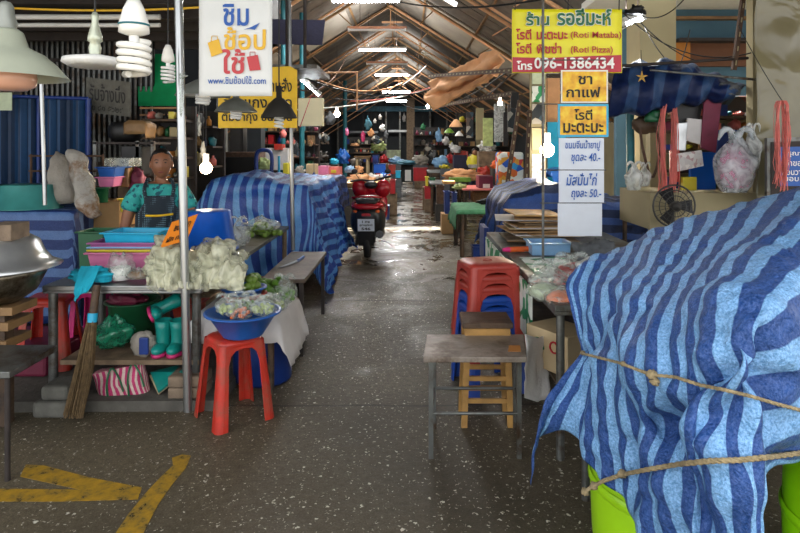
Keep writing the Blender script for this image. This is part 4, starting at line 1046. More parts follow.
# ============================================================ small veg table, basins, bench
table('vegetable_table', -1.27, -.80, 3.62, 4.16, .475, M['wood_old'], M['wood_dark'], 'small table under the white cloth beside the red stool', leg=.02, rails=False)
tag(drape(-1.29, -.78, 3.58, 4.18, .482, (.05, .30, .14, .1), M['white_cloth'], 'table_cloth', seed=9, flare=.22, amp=.01), 'white cloth draped over the small vegetable table', 'cloth')
t = thing('plastic_drum', 'dark blue plastic drum standing under the white cloth', 'drum', (X(262, 3.75), 3.8, 0))
MB().lathe([(.001, 0), (.15, 0), (.165, .02), (.17, .2), (.165, .40), (.15, .43), (.001, .44)], (X(262, 3.86), 3.88, .005), 28, sx=1.12).build('drum_body', M['navy_plastic'], t)
basin('plastic_basin', (X(243, 3.33), 3.33, .462), S(38, 3.33)-.02, .135, M['blue_plastic'], 'wide blue basin of bagged vegetables standing on the red stool', flare=1.75)
for i, (px, py, sd, m_) in enumerate(((228, 305, 41, 'pale_veg'), (246, 302, 42, 'leaf'), (263, 306, 43, 'pale_veg'), (240, 310, 44, 'carrot'))):
    bag('vegetable_bag', P(px, py, 3.33+(.05 if i == 1 else -.03)), (.075, .07, .06), M['bag_clear'], ['clear bag of pale green vegetables at the left of the blue basin', 'knotted clear bag standing tallest in the blue basin', 'clear bag of mixed vegetables at the right of the blue basin', 'clear bag at the front of the blue basin'][i], seed=sd, filling=(M[m_], 'bits'))
basin('plastic_basin', (X(244, 3.85), 3.85, .49), .125, .08, M['red_plastic'], 'red basin under the small blue basin of limes', flare=1.3)
basin('plastic_basin', (X(244, 3.85), 3.85, .52), .125, .09, M['blue_plastic'], 'small blue basin of limes on the white cloth', flare=1.35)
pile('lime', '', 236, 283, 3.85, .05, .06, 10, .026, 'lime_dark', 'dark green lime in the small blue basin', 'lime', 'dark limes in the small blue basin', 6, .565)
pile('lime', '', 253, 283, 3.85, .05, .06, 11, .026, 'lime_fruit', 'yellow-green lime in the small blue basin', 'lime', 'pale limes in the small blue basin', 7, .565)
rr = random.Random(12); proto = None
for i in range(16):
    loc = Vector((X(248+rr.uniform(0, 34), 4.05), 4.02+rr.uniform(-.06, .1), .51+rr.uniform(0, .09)))
    if proto is None:
        mb = MB(); mb.tube([(-.06, 0, 0), (-.035, 0, .012), (0, 0, .016), (.035, 0, .012), (.06, 0, 0)], [.006, .02, .026, .02, .005], 10); proto = mb.build('gourd', M['leaf']); proto.location = loc
        tag(proto, 'knobbly green gourd piled behind the limes on the white cloth', 'vegetable', 'green gourds on the white cloth')
    else: c = proto.copy(); COL.objects.link(c); c.location = loc; c.rotation_euler = (rr.uniform(-.4, .4), rr.uniform(-.6, .6), rr.uniform(0, 6))
bag('vegetable_bag', P(285, 290, 3.95), (.085, .08, .1), M['bag_clear'], 'clear bag of beans at the right end of the white cloth', seed=51, filling=(M['leaf'], 'bits'))
bag('vegetable_bag', P(276, 303, 3.75), (.075, .07, .06), M['bag_clear'], 'low clear bag of greens on the front of the white cloth', seed=52, filling=(M['pale_veg'], 'bits'))
table('bench', -1.06, -.74, 4.3, 5.45, .56, M['bench_brown'], M['dark_iron'], 'narrow brown bench beside the aisle with a knife on it', leg=.014, cat='bench', round_leg=False, rails=False)
t = thing('knife', 'knife with a blue handle lying on the narrow bench', 'knife', (X(296, 4.9), 4.9, .561))
a, b = Vector((X(303, 5.1), 5.12, .572)), Vector((X(297, 4.9), 4.95, .57)); d = Vector((-.09, -.25, 0))
MB().tube([a, b], .012, 8).build('handle', M['blue_plastic'], t); MB().plate([b+Vector((-.02, 0, 0)), b+Vector((.02, 0, 0)), b+d+Vector((.03, 0, 0)), b+d+Vector((-.01, -.03, 0))], (0, 0, .003)).build('blade', M['steel'], t)
# ============================================================ blue striped tarp stall on the left
top = lambda u, v: .10*math.exp(-((u-.30)/.25)**2-((v-.2)/.4)**2)+.04*noise.noise(Vector((u*3, v*3, 1)))-.12*max(0, u-.75)
tag(drape(-2.12, -1.08, 6.35, 8.4, 1.12, (.9, 1.0, .95, .6), M['tarp_stall'], 'striped_tarp', seed=5, flare=.22, amp=.05, top=top), 'blue and pale striped tarp covering the stall left of the scooter', 'tarp')
t = table('stall_counter', -2.08, -1.12, 6.4, 8.35, 1.09, M['wood_old'], M['wood_dark'], 'wooden stall counter under the left striped tarp', cat='counter')
tag(drape(-2.2, -1.05, 8.7, 9.9, 1.05, (.3, .5, .5, .2), M['tarp_navy'], 'striped_tarp', seed=6, flare=.1, amp=.03), 'faded lavender-blue sheet over the next stall behind', 'tarp')
table('stall_counter', -2.15, -1.1, 8.75, 9.85, 1.02, M['wood_old'], M['wood_dark'], 'stall counter under the faded blue sheet', cat='counter')
# ============================================================ scooter
def scooter():
    Y0, cx = 7.95, X(367, 8.1); t = thing('motor_scooter', 'red and black motor scooter parked in the aisle seen from behind', 'scooter', (cx, 8.6, 0))
    def w(y, r): return MB().lathe([(r-.05, -.045), (r-.01, -.04), (r, 0), (r-.01, .04), (r-.05, .045), (r-.05, -.045)], (cx, y, r+.002), 28, rot(ry=90)), MB().lathe([(.001, -.03), (r-.06, -.02), (r-.05, .02), (.001, .03)], (cx, y, r), 20, rot(ry=90))
    for y in (Y0+.25, Y0+1.5):
        a, b = w(y, .25); wh = a.build('wheel', M['rubber'], t); b.build('rim', M['steel_dull'], wh)
    # tail body: cross sections along Y
    def hull(secs, m_, name, n=16, p=2.6):
        mb = MB(); vs = []
        for (y, hw, z0, z1, dx) in secs:
            for j in range(n):
                a = 2*math.pi*j/n; c_, s_ = math.cos(a), math.sin(a); k = (abs(c_)**p+abs(s_)**p)**(-1/p)
                vs.append(Vector((cx+dx+c_*k*hw, y, (z0+z1)/2+s_*k*(z1-z0)/2)))
        k_ = len(secs); mb.add(vs, [(i*n+j, i*n+(j+1) % n, (i+1)*n+(j+1) % n, (i+1)*n+j) for i in range(k_-1) for j in range(n)]+[tuple(range(n)), tuple(range((k_-1)*n, k_*n))], True)
        return mb.build(name, M[m_], t)
    hull([(Y0-.02, .13, .5, .68, 0), (Y0+.06, .19, .36, .72, 0), (Y0+.35, .245, .26, .74, 0), (Y0+.7, .22, .24, .74, 0), (Y0+.85, .14, .25, .6, 0)], 'black_plastic', 'rear_body')
    hull([(Y0-.05, .13, .69, .73, 0), (Y0+.05, .2, .68, .77, 0), (Y0+.4, .24, .58, .80, 0), (Y0+.8, .24, .5, .76, 0)], 'scooter_red', 'side_fairing')
    hull([(Y0+.02, .12, .74, .80, 0), (Y0+.12, .16, .75, .85, 0), (Y0+.5, .17, .75, .84, 0), (Y0+.85, .11, .72, .80, 0)], 'black', 'seat')
    g = MB(); g.tube(spline([Vector((cx-.17, Y0+.3, .8)), Vector((cx-.19, Y0+.05, .84)), Vector((cx, Y0-.06, .86)), Vector((cx+.19, Y0+.05, .84)), Vector((cx+.17, Y0+.3, .8))], 20), .014, 8); g.build('grab_rail', M['scooter_red'], t)
    hull([(Y0+1.05, .24, .35, .78, 0), (Y0+1.12, .25, .3, .92, 0), (Y0+1.2, .22, .3, .95, 0), (Y0+1.3, .1, .4, .9, 0)], 'scooter_red', 'front_shield')
    for s in (-1, 1): MB().ball((cx+s*.17, Y0+1.12, .88), (.12, .1, .15), 16, rot(ry=s*18)).build('front_cowl', M['scooter_red'], t)
    MB().ball((cx, Y0+1.0, .95), (.1, .08, .06), 14).build('dashboard', M['black_plastic'], t)
    hull([(Y0+.8, .16, .22, .3, 0), (Y0+1.15, .16, .22, .3, 0)], 'black_plastic', 'footboard')
    MB().bb(cx-.06, cx+.06, Y0-.055, Y0-.02, .60, .635).build('tail_light', M['red_deep'], t, bevel=.008)
    MB().plate([(cx-.11, Y0-.02, .40), (cx+.11, Y0-.02, .40), (cx+.11, Y0-.06, .565), (cx-.11, Y0-.06, .565)], (0, .006, 0)).build('number_plate', M['card_white'], t)
    mb = MB()
    for s, z, w_, h_ in (('1 กจ', .515, .10, .03), ('สุราษฎร์ธานี', .468, .17, .034), ('546', .42, .12, .036)): put_text(mb, s, (cx-w_/2, Y0-.07, z), (1, 0, 0), (0, 0, 1), w_, h_, .03)
    mb.build('plate_lettering', M['ink_black'], t)
    MB().plate([(cx-.1, Y0+.02, .2), (cx+.1, Y0+.02, .2), (cx+.11, Y0-.02, .42), (cx-.11, Y0-.02, .42)], (0, .02, 0)).build('mud_guard', M['black_plastic'], t)
    mb = MB(); mb.tube([(cx+.17, Y0+.1, .34), (cx+.17, Y0+.75, .28)], .055, 12); mb.build('exhaust', M['black_plastic'], t)
    mb = MB(); mb.tube([(cx-.12, Y0+.2, .35), (cx-.14, Y0+.2, .2), (cx-.14, Y0+.6, .2)], .03, 8); mb.build('engine', M['steel_dull'], t)
    hb = MB(); hb.tube(spline([Vector(v) for v in ((cx-.3, Y0+1.0, 1.0), (cx-.15, Y0+1.08, 1.02), (cx, Y0+1.12, 1.0), (cx+.15, Y0+1.08, 1.04), (cx+.3, Y0+1.0, 1.08))], 16), .016, 8); hb.build('handlebar', M['black'], t)
    for s in (-1, 1):
        mb = MB(); mb.tube([(cx+s*.17, Y0+1.08, 1.02), (cx+s*.24, Y0+1.08, 1.12)], .006, 6); mb.ball((cx+s*.25, Y0+1.08, 1.15), (.05, .012, .035), 10); mb.build('mirror', M['black'], t)
    for s in (-1, 1): MB().ball((cx+s*.15, Y0, .66), (.03, .02, .022), 10).build('indicator', M['orange_plastic'], t)
scooter()
# ============================================================ right foreground: the big tarp over green drums
TR = [
 (0, [(580,268,2.5),(566,283,2.34),(571,308,2.30),(577,333,2.25),(581,353,2.22),(560,382,2.2),(541,415,2.18),(527,482,2.16)]),
 (2, [(590,262,2.5),(576,284,2.34),(580,310,2.28),(584,335,2.23),(586,355,2.2),(575,385,2.17),(562,410,2.16),(552,432,2.2)]),
 (3, [(603,255,2.54),(588,284,2.32),(590,312,2.24),(591,338,2.18),(590,357,2.16),(586,385,2.12),(580,412,2.1),(580,440,2.12)]),
 (5, [(625,247,2.58),(604,283,2.26),(601,315,2.15),(599,340,2.1),(596,360,2.07),(594,395,2.03),(593,432,2.02),(596,466,2.02)]),
 (7, [(650,236,2.62),(627,273,2.22),(614,310,2.05),(609,340,1.98),(606,366,1.94),(606,405,1.93),(609,448,1.92),(614,494,1.92)]),
 (9, [(675,225,2.66),(655,260,2.2),(632,305,1.95),(624,340,1.88),(621,370,1.84),(623,410,1.83),(628,460,1.84),(634,520,1.84)]),
 (11, [(700,216,2.7),(685,245,2.25),(652,295,1.93),(640,338,1.8),(636,375,1.74),(641,415,1.74),(648,468,1.74),(652,545,1.74)]),
 (13, [(730,207,2.75),(710,240,2.25),(672,288,1.88),(658,335,1.72),(652,380,1.65),(654,425,1.71),(664,475,1.66),(674,560,1.66)]),
 (15, [(765,199,2.75),(735,236,2.2),(698,280,1.84),(680,330,1.66),(672,380,1.57),(666,425,1.62),(682,485,1.58),(692,570,1.58)]),
 (17, [(808,189,2.75),(770,225,2.17),(722,270,1.77),(700,325,1.6),(690,378,1.52),(680,425,1.53),(698,492,1.54),(708,580,1.54)]),
 (19, [(850,190,2.7),(800,230,2.05),(744,275,1.64),(722,325,1.5),(712,375,1.46),(700,425,1.5),(715,500,1.48),(725,590,1.48)]),
 (21.5, [(900,240,2.4),(845,260,1.9),(796,285,1.56),(765,320,1.43),(742,370,1.39),(722,420,1.45),(728,500,1.42),(742,600,1.42)]),
 (24, [(930,300,2.2),(880,315,1.85),(832,335,1.62),(795,365,1.47),(768,400,1.41),(748,448,1.43),(748,515,1.42),(758,610,1.42)]),
 (26.5, [(930,360,2.2),(890,375,1.9),(850,392,1.72),(812,415,1.56),(783,445,1.45),(770,485,1.43),(768,545,1.42),(775,620,1.42)]),
 (28, [(930,400,2.3),(890,415,2.1),(850,430,1.95),(815,448,1.75),(786,470,1.56),(780,505,1.52),(780,560,1.52),(784,625,1.52)]),
]
us = [0, 2.6, 4, 6.6, 9.2, 11.8, 14.2, 16.6, 19, 21.2, 23.4, 25.6, 27.8, 29.8, 31.2]
CREASE = [([(742,345),(705,382),(655,427)], 13, .05), ([(657,430),(688,478),(712,545)], 12, .05), ([(765,335),(779,400),(777,560)], 12, .06), ([(640,395),(628,440),(640,500)], 8, .02), ([(700,425),(750,400),(790,380)], 10, .035), ([(612,300),(600,345),(588,355)], 7, .018), ([(690,420),(735,470),(745,540)], 10, -.03)]
def crease_d(p):
    if p.y < 1: return 0
    x = VX+p.x/p.y*F; y = VY+(H-p.z)/p.y*F; t_ = 0
    for pts, w_, a_ in CREASE:
        d_ = 1e9
        for (x0, y0), (x1, y1) in zip(pts, pts[1:]):
            k_ = max(0, min(1, ((x-x0)*(x1-x0)+(y-y0)*(y1-y0))/((x1-x0)**2+(y1-y0)**2))); d_ = min(d_, math.hypot(x-x0-k_*(x1-x0), y-y0-k_*(y1-y0)))
        t_ += a_*math.exp(-(d_/w_)**2)
    return t_
rows = []
for a, r_ in TR:
    pr = [P(*q) for q in r_]; p0 = pr[0]
    rows.append([p0+Vector((.12, .42, -.75)), p0+Vector((.1, .30, -.18))]+pr)
def fold(u, v, p):
    f = max(0, min(1, (v-.5)*2.4)); g = math.exp(-((v-.62)/.10)**2)
    return crease_d(p)+math.sin(u*.8+.8*math.sin(v*6))*.02*f+math.sin(u*2.3+v*5)*.008*f+math.sin(u*3.3)*.005*g
BT = sheet(rows, us, 200, 150, fold, amp=.022, sc=6, vlen=1)
o = BT.build('striped_tarp', M['tarp_blue'], solid=.003); tag(o, 'big blue striped tarp tied over the bulky cart in the right foreground', 'tarp')
def drum(px_l, Y, r, h, label, cx=None):
    cx = cx if cx is not None else X(px_l, Y)+r; t = thing('plastic_drum', label, 'drum', (cx, Y, 0))
    MB().lathe([(.001, .003), (r*.93, .003), (r*.97, .03), (r, h*.2), (r*1.02, h*.5), (r, h*.8), (r*.95, h-.03), (r*.97, h), (.001, h)], (cx, Y, 0), 44).build('drum_body', M['lime_plastic'], t)
    MB().lathe([(r*1.03, h*.55), (r*1.05, h*.57), (r*1.05, h*.6), (r*1.03, h*.62)], (cx, Y, 0), 44).build('hoop', M['lime_plastic'], t)
drum(595, 2.16, .27, .52, 'bright lime green drum showing under the left of the big tarp', None)
drum(0, 1.95, .24, .5, 'second lime drum in the shadow at the right edge under the big tarp', cx=1.50)
t = table('cart', .88, 1.9, 1.98, 2.7, .78, M['wood_old'], M['steel_dull'], 'cart hidden under the big blue striped tarp', cat='cart', rails=False, th=.04, z0=.0)
tag(MB().tube([(X(586, 2.56), 2.56, 0), (X(586, 2.56), 2.56, .74)], .018, 10).build('steel_post', M['steel_dull']), 'thin grey post standing between the tarp wing and the green drum', 'post')
def depth(px, py, sub=.0):
    best = None
    for v in BT.v:
        if v.y < 1.2: continue
        x = VX+v.x/v.y*F; y = VY+(H-v.z)/v.y*F; d = (x-px)**2+(y-py)**2
        if best is None or d < best[0]-4 or (d < best[0]+4 and d < 16 and v.y < best[1]): best = (d, v.y)
    return best[1]-sub
def rope(pts, m_, label, r, knots):
    t = thing('rope', label, 'rope', P(*pts[0], depth(*pts[0], .01)))
    w = []
    for i in range(len(pts)-1):
        for k in range(5): w.append((pts[i][0]+(pts[i+1][0]-pts[i][0])*k/5, pts[i][1]+(pts[i+1][1]-pts[i][1])*k/5))
    w.append(pts[-1]); q = [P(a, b, depth(a, b, r+.008)) for a, b in w]
    ys = [v.y for v in q]                      # taut: smooth the depth along the rope
    for _ in range(3): ys = [min(ys[i], (ys[max(i-1, 0)]+ys[i]+ys[min(i+1, len(ys)-1)])/3) for i in range(len(ys))]
    q = [P(a, b, y) for (a, b), y in zip(w, ys)]
    path = spline(q, 120); mb = MB()
    for s in range(3):
        tw = [p+Vector((math.cos(i*.9+s*2.09)*r*.45*.3, math.cos(i*.9+s*2.09)*r*.45, math.sin(i*.9+s*2.09)*r*.5)) for i, p in enumerate(path)]
        mb.tube(tw, r*.62, 6)
    mb.build('strands', m_, t)
    for (a, b, rad) in knots: kb = MB(); blob(kb, P(a, b, depth(a, b, rad*.7)), (rad, rad, rad*.9), a*.01, .5, 14, 3); kb.build('knot', m_, t)
rope([(581,353),(600,358),(620,363),(638,370),(652,375),(675,377),(700,385),(725,390),(750,396),(777,404),(800,410),(830,415)], M['rope'], 'upper thin rope drawn across the big tarp with a frayed knot', .0045, [(652, 375, .014), (655, 382, .012), (623, 364, .008), (583, 353, .009)])
rope([(584,492),(592,487),(603,481),(612,478),(625,474),(650,469),(680,464),(710,461),(740,460),(770,457),(800,453),(840,448)], M['rope'], 'lower thick rope around the big tarp and the lime drum', .0065, [(585, 492, .013), (594, 486, .013), (622, 474, .014)])
# ============================================================ metal stool table, wooden stool, stack
t = thing('metal_stool', 'low steel-framed table with a worn metal top standing alone in front', 'table', (X(475, 3.05), 3.05, 0))
zt = .495; fy, by = 2.885, 3.24
MB().hexa([(X(423, fy), fy, zt-.028), (X(527, fy), fy, zt-.028), (X(524, by), by, zt-.028), (X(427, by), by, zt-.028)], [(X(423, fy), fy, zt), (X(527, fy), fy, zt), (X(524, by), by, zt), (X(427, by), by, zt)]).build('tabletop', M['bench_top'], t, bevel=.005)
o = MB().hexa([(X(508, 2.96), 2.96, zt), (X(521, 2.96), 2.96, zt), (X(520, 3.05), 3.05, zt), (X(509, 3.05), 3.05, zt)], [(X(508, 2.96), 2.96, zt+.002), (X(521, 2.96), 2.96, zt+.002), (X(520, 3.05), 3.05, zt+.002), (X(509, 3.05), 3.05, zt+.002)]).build('rust_patch', M['orange_panel'], t, label='orange rust patch')
L4 = [(X(431, fy+.02), fy+.02), (X(519, fy+.02), fy+.02), (X(434, by-.03), by-.03), (X(515, by-.03), by-.03)]
for x, y in L4: MB().bb(x-.011, x+.011, y-.011, y+.011, 0, zt-.028).build('leg', M['steel_dull'], t)
for (a, b) in ((0, 1), (2, 3), (0, 2), (1, 3)):
    MB().tube([(L4[a][0], L4[a][1], .215), (L4[b][0], L4[b][1], .215)], .009, 6).build('rung', M['steel_dull'], t)
t = thing('wooden_stool', 'square wooden stool with a dark top behind the metal-topped table', 'stool', (X(489, 3.3), 3.3, 0))
x0, x1, y0, y1 = X(463, 3.18), X(514, 3.18), 3.2, 3.43
MB().bb(x0, x1, y0, y1, .535, .565).build('seat', M['wood_dark'], t, bevel=.005)
MB().bb(x0+.02, x1-.02, y0+.015, y0+.035, .49, .535).build('apron', M['wood_light'], t)
for i, (a, b) in enumerate(((x0+.03, y0+.03), (x1-.03, y0+.03), (x0+.03, y1-.03), (x1-.03, y1-.03))):
    sx = -.02 if i % 2 == 0 else .02; s_ = .016
    MB().hexa([(a-s_+sx, b-s_, 0), (a+s_+sx, b-s_, 0), (a+s_+sx, b+s_, 0), (a-s_+sx, b+s_, 0)], [(a-s_, b-s_, .535), (a+s_, b-s_, .535), (a+s_, b+s_, .535), (a-s_, b+s_, .535)]).build('leg', M['wood_light'], t)
for z in (.14, .26):
    for y in (y0+.03, y1-.03): MB().bb(x0+.03, x1-.03, y-.008, y+.008, z-.012, z+.012).build('rung', M['wood_light'], t)
sr = make_stool(M['stool_red'], 'faded red plastic stool topping the stack', wt=.15, wf=.185, group='stacked plastic stools beside the right table')
cx, cy = X(488, 3.78), 3.8; sr.location = (cx, cy, .33); sr.rotation_euler.z = math.radians(14); sr.scale = (1.05, 1.0, 1)
names = {1: 'second from the top', 2: 'lowest of the red ones'}
for i in (1, 2): dup(sr, (cx, cy, .33-.066*i), label='faded red plastic stool in the stack, '+names[i])
sb = make_stool(M['stool_blue'], 'blue plastic stool in the stack, just under the red ones', wt=.15, wf=.185, group='stacked plastic stools beside the right table')
sb.location = (cx, cy, .132); sb.rotation_euler.z = math.radians(14); sb.scale = (1.05, 1.0, 1)
dup(sb, (cx, cy, .066), label='blue plastic stool, second from the bottom of the stack'); dup(sb, (cx, cy, .0), label='blue plastic stool at the bottom of the stack')
# ============================================================ right front table
RT = table('market_table', .70, 1.75, 2.86, 5.36, .75, M['steel_dull'], M['steel_dull'], 'steel-edged table on the right with the price cards and bags', lip=.05, leg=.02, rails=False)
MB().bb(.74, 1.72, 2.9, 5.3, .318, .33).build('shelf', M['wood_dark'], RT)
o = MB().bb(.684, .695, 3.35, 5.3, .40, .715).build('printed_sheet', M['green_white_print']); tag(o, 'white sheet with green print hung down the side of the right table', 'cloth')
tag(sheet([[P(525+i*3, 338+j*16-abs(i-4), 3.0+.03*i) for j in range(5)] for i in range(9)], range(9), 14, 14, amp=.015, sc=8).build('paper_sheet', M['white_cloth'], solid=.002), 'pale sheet drooping beside the cardboard box under the right table', 'cloth')
t = thing('cardboard_box', 'pale box with a green and red logo under the right table', 'cardboard box', (X(556, 3.2), 3.2, .33))
c = Vector((X(562, 3.2), 3.22, .33+.105)); m_ = rot(rz=32); MB().box(c, (.22, .30, .21), m_).build('box_body', M['cardboard_pale'], t, bevel=.004)
fc = c+m_ @ Vector((-.112, 0, 0)); ax = m_ @ Vector((0, -1, 0)); ox = m_ @ Vector((-.003, 0, 0)); uz = Vector((0, 0, 1))
mb = MB(); mb.tube([fc+ox+ax*(-.06+.045*math.cos(a))+uz*(.0+.05*math.sin(a)) for a in [k*.35 for k in range(15)]], .005, 5); mb.build('green_mark', M['ink_green'], t)
mb = MB(); mb.tube([fc+ox+ax*(.06+.028*math.cos(a))+uz*(.03+.028*math.sin(a)) for a in [k*.45 for k in range(15)]], .005, 5); mb.build('red_mark', M['ink_red'], t)
mb = MB(); put_text(mb, 'ผักสด', c+m_ @ Vector((.02, -.153, -.075)), m_ @ Vector((1, 0, 0)), uz, .07, .035, .02); mb.build('lettering', M['ink_red'], t)
# pole and signs
t = thing('sign_pole', 'thin grey pole rising from the right table and carrying the signs', 'pole', P(543, 262, 3.95)); t.location.z = .75
MB().tube([(X(543, 3.95), 3.95, .751), (X(543, 3.95), 3.95, 3.3)], .009, 8).build('pole_tube', M['steel_dull'], t)
for y in (60, 104, 170, 203): MB().tube([P(540, y, 3.94), P(606, y, 3.95)], .004, 5).build('cross_wire', M['steel_dull'], t)
t = banner('roti_banner', 512, 9, 622, 73, 4.1, M['sign_yellow'], 'wide yellow vinyl banner with green and red roti shop lettering and phone strip', wob=.008)
MB().plate([P(x, y, 4.08) for x, y in ((512.5, 72), (621.5, 72), (621.5, 55), (590, 56), (545, 58), (512.5, 57))], (0, .006, 0)).build('red_strip', M['sign_red'], t)
sign_text(t, [('ร้าน', 525, 12, 549, 26.5, .06), ('รอฮีมะห์', 556, 8.5, 611, 26.5, .06)], 4.1, M['ink_white'], eps=.016, name='lettering_edge')
sign_text(t, [('ร้าน', 525.5, 12.5, 548.5, 26), ('รอฮีมะห์', 556.5, 9, 610.5, 26)], 4.1, M['ink_green'], eps=.020, bold=.025)
sign_text(t, [('โรตี', 515.5, 29, 531, 40), ('มะตะบะ', 536, 32, 567, 40), ('(Roti Mataba)', 570, 32, 620.5, 40, .012), ('โรตี', 515.5, 43, 531, 54), ('พิชซ่า', 536, 43, 561, 54), ('(Roti Pizza)', 570, 46.5, 612, 55, .012)], 4.1, M['ink_red'], eps=.016, bold=.025, name='red_lettering')
sign_text(t, [('โทร', 516.5, 61, 532, 70), ('096-1386434', 534, 57.5, 614, 69, .022)], 4.08, M['ink_white'], eps=.010, bold=.03, name='phone_lettering')
mb = MB(); [mb.tube([P(x, 10, 4.1), (X(x, 4.1)+.02, 4.1, 3.3)], .004, 5) for x in (515, 568, 619)]; mb.build('cord', M['black'], t)
def card(x0, y0, x1, y1, m_, label, items, ink, border=None, bw=2, shear=0, bold=.02):
    Y = 3.93; t = thing('price_sign', label, 'sign', P((x0+x1)/2, y1, Y))
    MB().plate([P(x0, y1, Y), P(x1, y1, Y), P(x1, y0, Y), P(x0, y0, Y)], (0, .008, 0)).build('backing', M[border or m_], t)
    if border: MB().plate([P(x0+bw, y1-bw, Y-.003), P(x1-bw, y1-bw, Y-.003), P(x1-bw, y0+bw, Y-.003), P(x0+bw, y0+bw, Y-.003)], (0, .004, 0)).build('face', M[m_], t)
    if items: sign_text(t, items, Y, M[ink], eps=.008, bold=bold, shear=shear)
card(561, 70, 608, 103, 'sunburst', 'orange-yellow tea and coffee sign with a white edge, topmost of the hanging cards', [('ชา', 578, 76, 592, 84.5), ('กาแฟ', 566, 87, 600, 97.5)], 'ink_black', 'paper', 1.5)
card(558, 104, 608.5, 137, 'sunburst', 'orange-yellow roti sign with a bright blue border', [('โรตี', 574, 109, 592, 120), ('มะตะบะ', 563, 123, 603, 133)], 'ink_black', 'cyan_plastic', 2.2)
card(559, 138, 604, 169.5, 'card_white', 'white card with blue handwriting priced 40 under the blue-bordered sign', [('ขนมจีนน้ำยาปู', 565, 140, 600, 151), ('ชุดละ 40.-', 571, 153, 600, 164)], 'ink_blue', bold=.012, shear=.15)
card(559, 170.5, 604, 202.5, 'card_white', 'white card with blue handwriting priced 50', [('มัสมั่นไก่', 566, 173, 597, 185.5), ('ถุงละ 50.-', 571, 189, 601, 200)], 'ink_blue', bold=.015, shear=.15)
card(558, 203.5, 602, 236, 'card_white', 'blank white card at the bottom of the hanging cards', [], 'ink_blue')
# goods on the right table
rr = random.Random(3)
for i in range(13):
    Y = 4.75+rr.uniform(-.05, .1); w_ = rr.uniform(.42, .6); cx = X(540, 4.9)+rr.uniform(-.06, .1)
    mb = MB(); mb.box((cx, Y+.2, .753+.004+i*.0145), (w_, .42, .007), rot(rx=rr.uniform(-.6, .6), ry=rr.uniform(-.9, .9), rz=rr.uniform(-10, 10)))
    tag(mb.build('cardboard_sheet', M[['cardboard', 'wood_old', 'cardboard_pale', 'white_cloth'][i % 4 if i % 5 else 0]]), 'flattened cardboard sheet in the untidy stack on the right table', 'cardboard', 'flattened cardboard on the right table')
tag(MB().box((X(538, 4.8), 5.0, .96), (.40, .36, .012), rot(rx=2, ry=2, rz=7)).build('cardboard_sheet', M['wood_light']), 'orange-tan cardboard sheet lying on top of the stack', 'cardboard')
t = thing('squeeze_tube', 'orange tube with a hot pink tip lying across the right table edge', 'tube', P(518, 255, 4.3)); t.location.z = .753
MB().tube([(X(534, 4.3), 4.32, .775), (X(509, 4.3), 4.28, .775)], .02, 12).build('tube_body', M['orange_plastic'], t); MB().tube([(X(509, 4.3), 4.28, .775), (X(502, 4.3), 4.27, .775)], .02, 12, r1=.012).build('cap', M['hot_pink'], t)
crate('plastic_tray', X(530, 4.15), X(574, 4.15), 4.15, 4.4, .752, .84, M['pale_blue_plastic'], 'pale blue plastic tray on the right table beside the sign pole', flare=.02)
o = MB().bb(.76, 1.3, 3.5, 4.1, .7515, .7545).build('printed_cloth', M['green_white_print']); tag(o, 'green and white printed cloth spread on the right table', 'cloth')
bag('plastic_bag', P(551, 280, 3.35), (.13, .13, .10), M['bag_clear'], 'big clear bag of pink packets on the right table', seed=61, filling=(M['pink_string'], 'bits'))
bag('plastic_bag', P(571, 272, 3.45), (.12, .11, .10), M['bag_clear'], 'clear knotted bag of red packets behind the carrot bag', seed=62, filling=(M['red_deep'], 'lump'))
bag('plastic_bag', P(545, 290, 3.15), (.10, .10, .06), M['bag_clear'], 'flat grey-green bag at the left edge of the right table', seed=63, filling=(M['cabbage'], 'lump'))
bag('carrot_bag', P(562, 297, 2.98), (.095, .09, .055), M['bag_clear'], 'bag of shredded orange carrot at the corner of the right table', seed=64, filling=(M['carrot'], 'lump'), handles=False)
heap('dark_cloth', P(592, 256, 4.0), (.14, .12, .10), 'grey_cloth', 'dark grey crumpled cloth behind the big tarp on the right table', 'cloth', 65, .5)
bag('plastic_bag', P(590, 266, 3.3), (.08, .08, .05), M['bag_white'], 'small white bag peeping over the left shoulder of the big tarp', seed=66, handles=False)
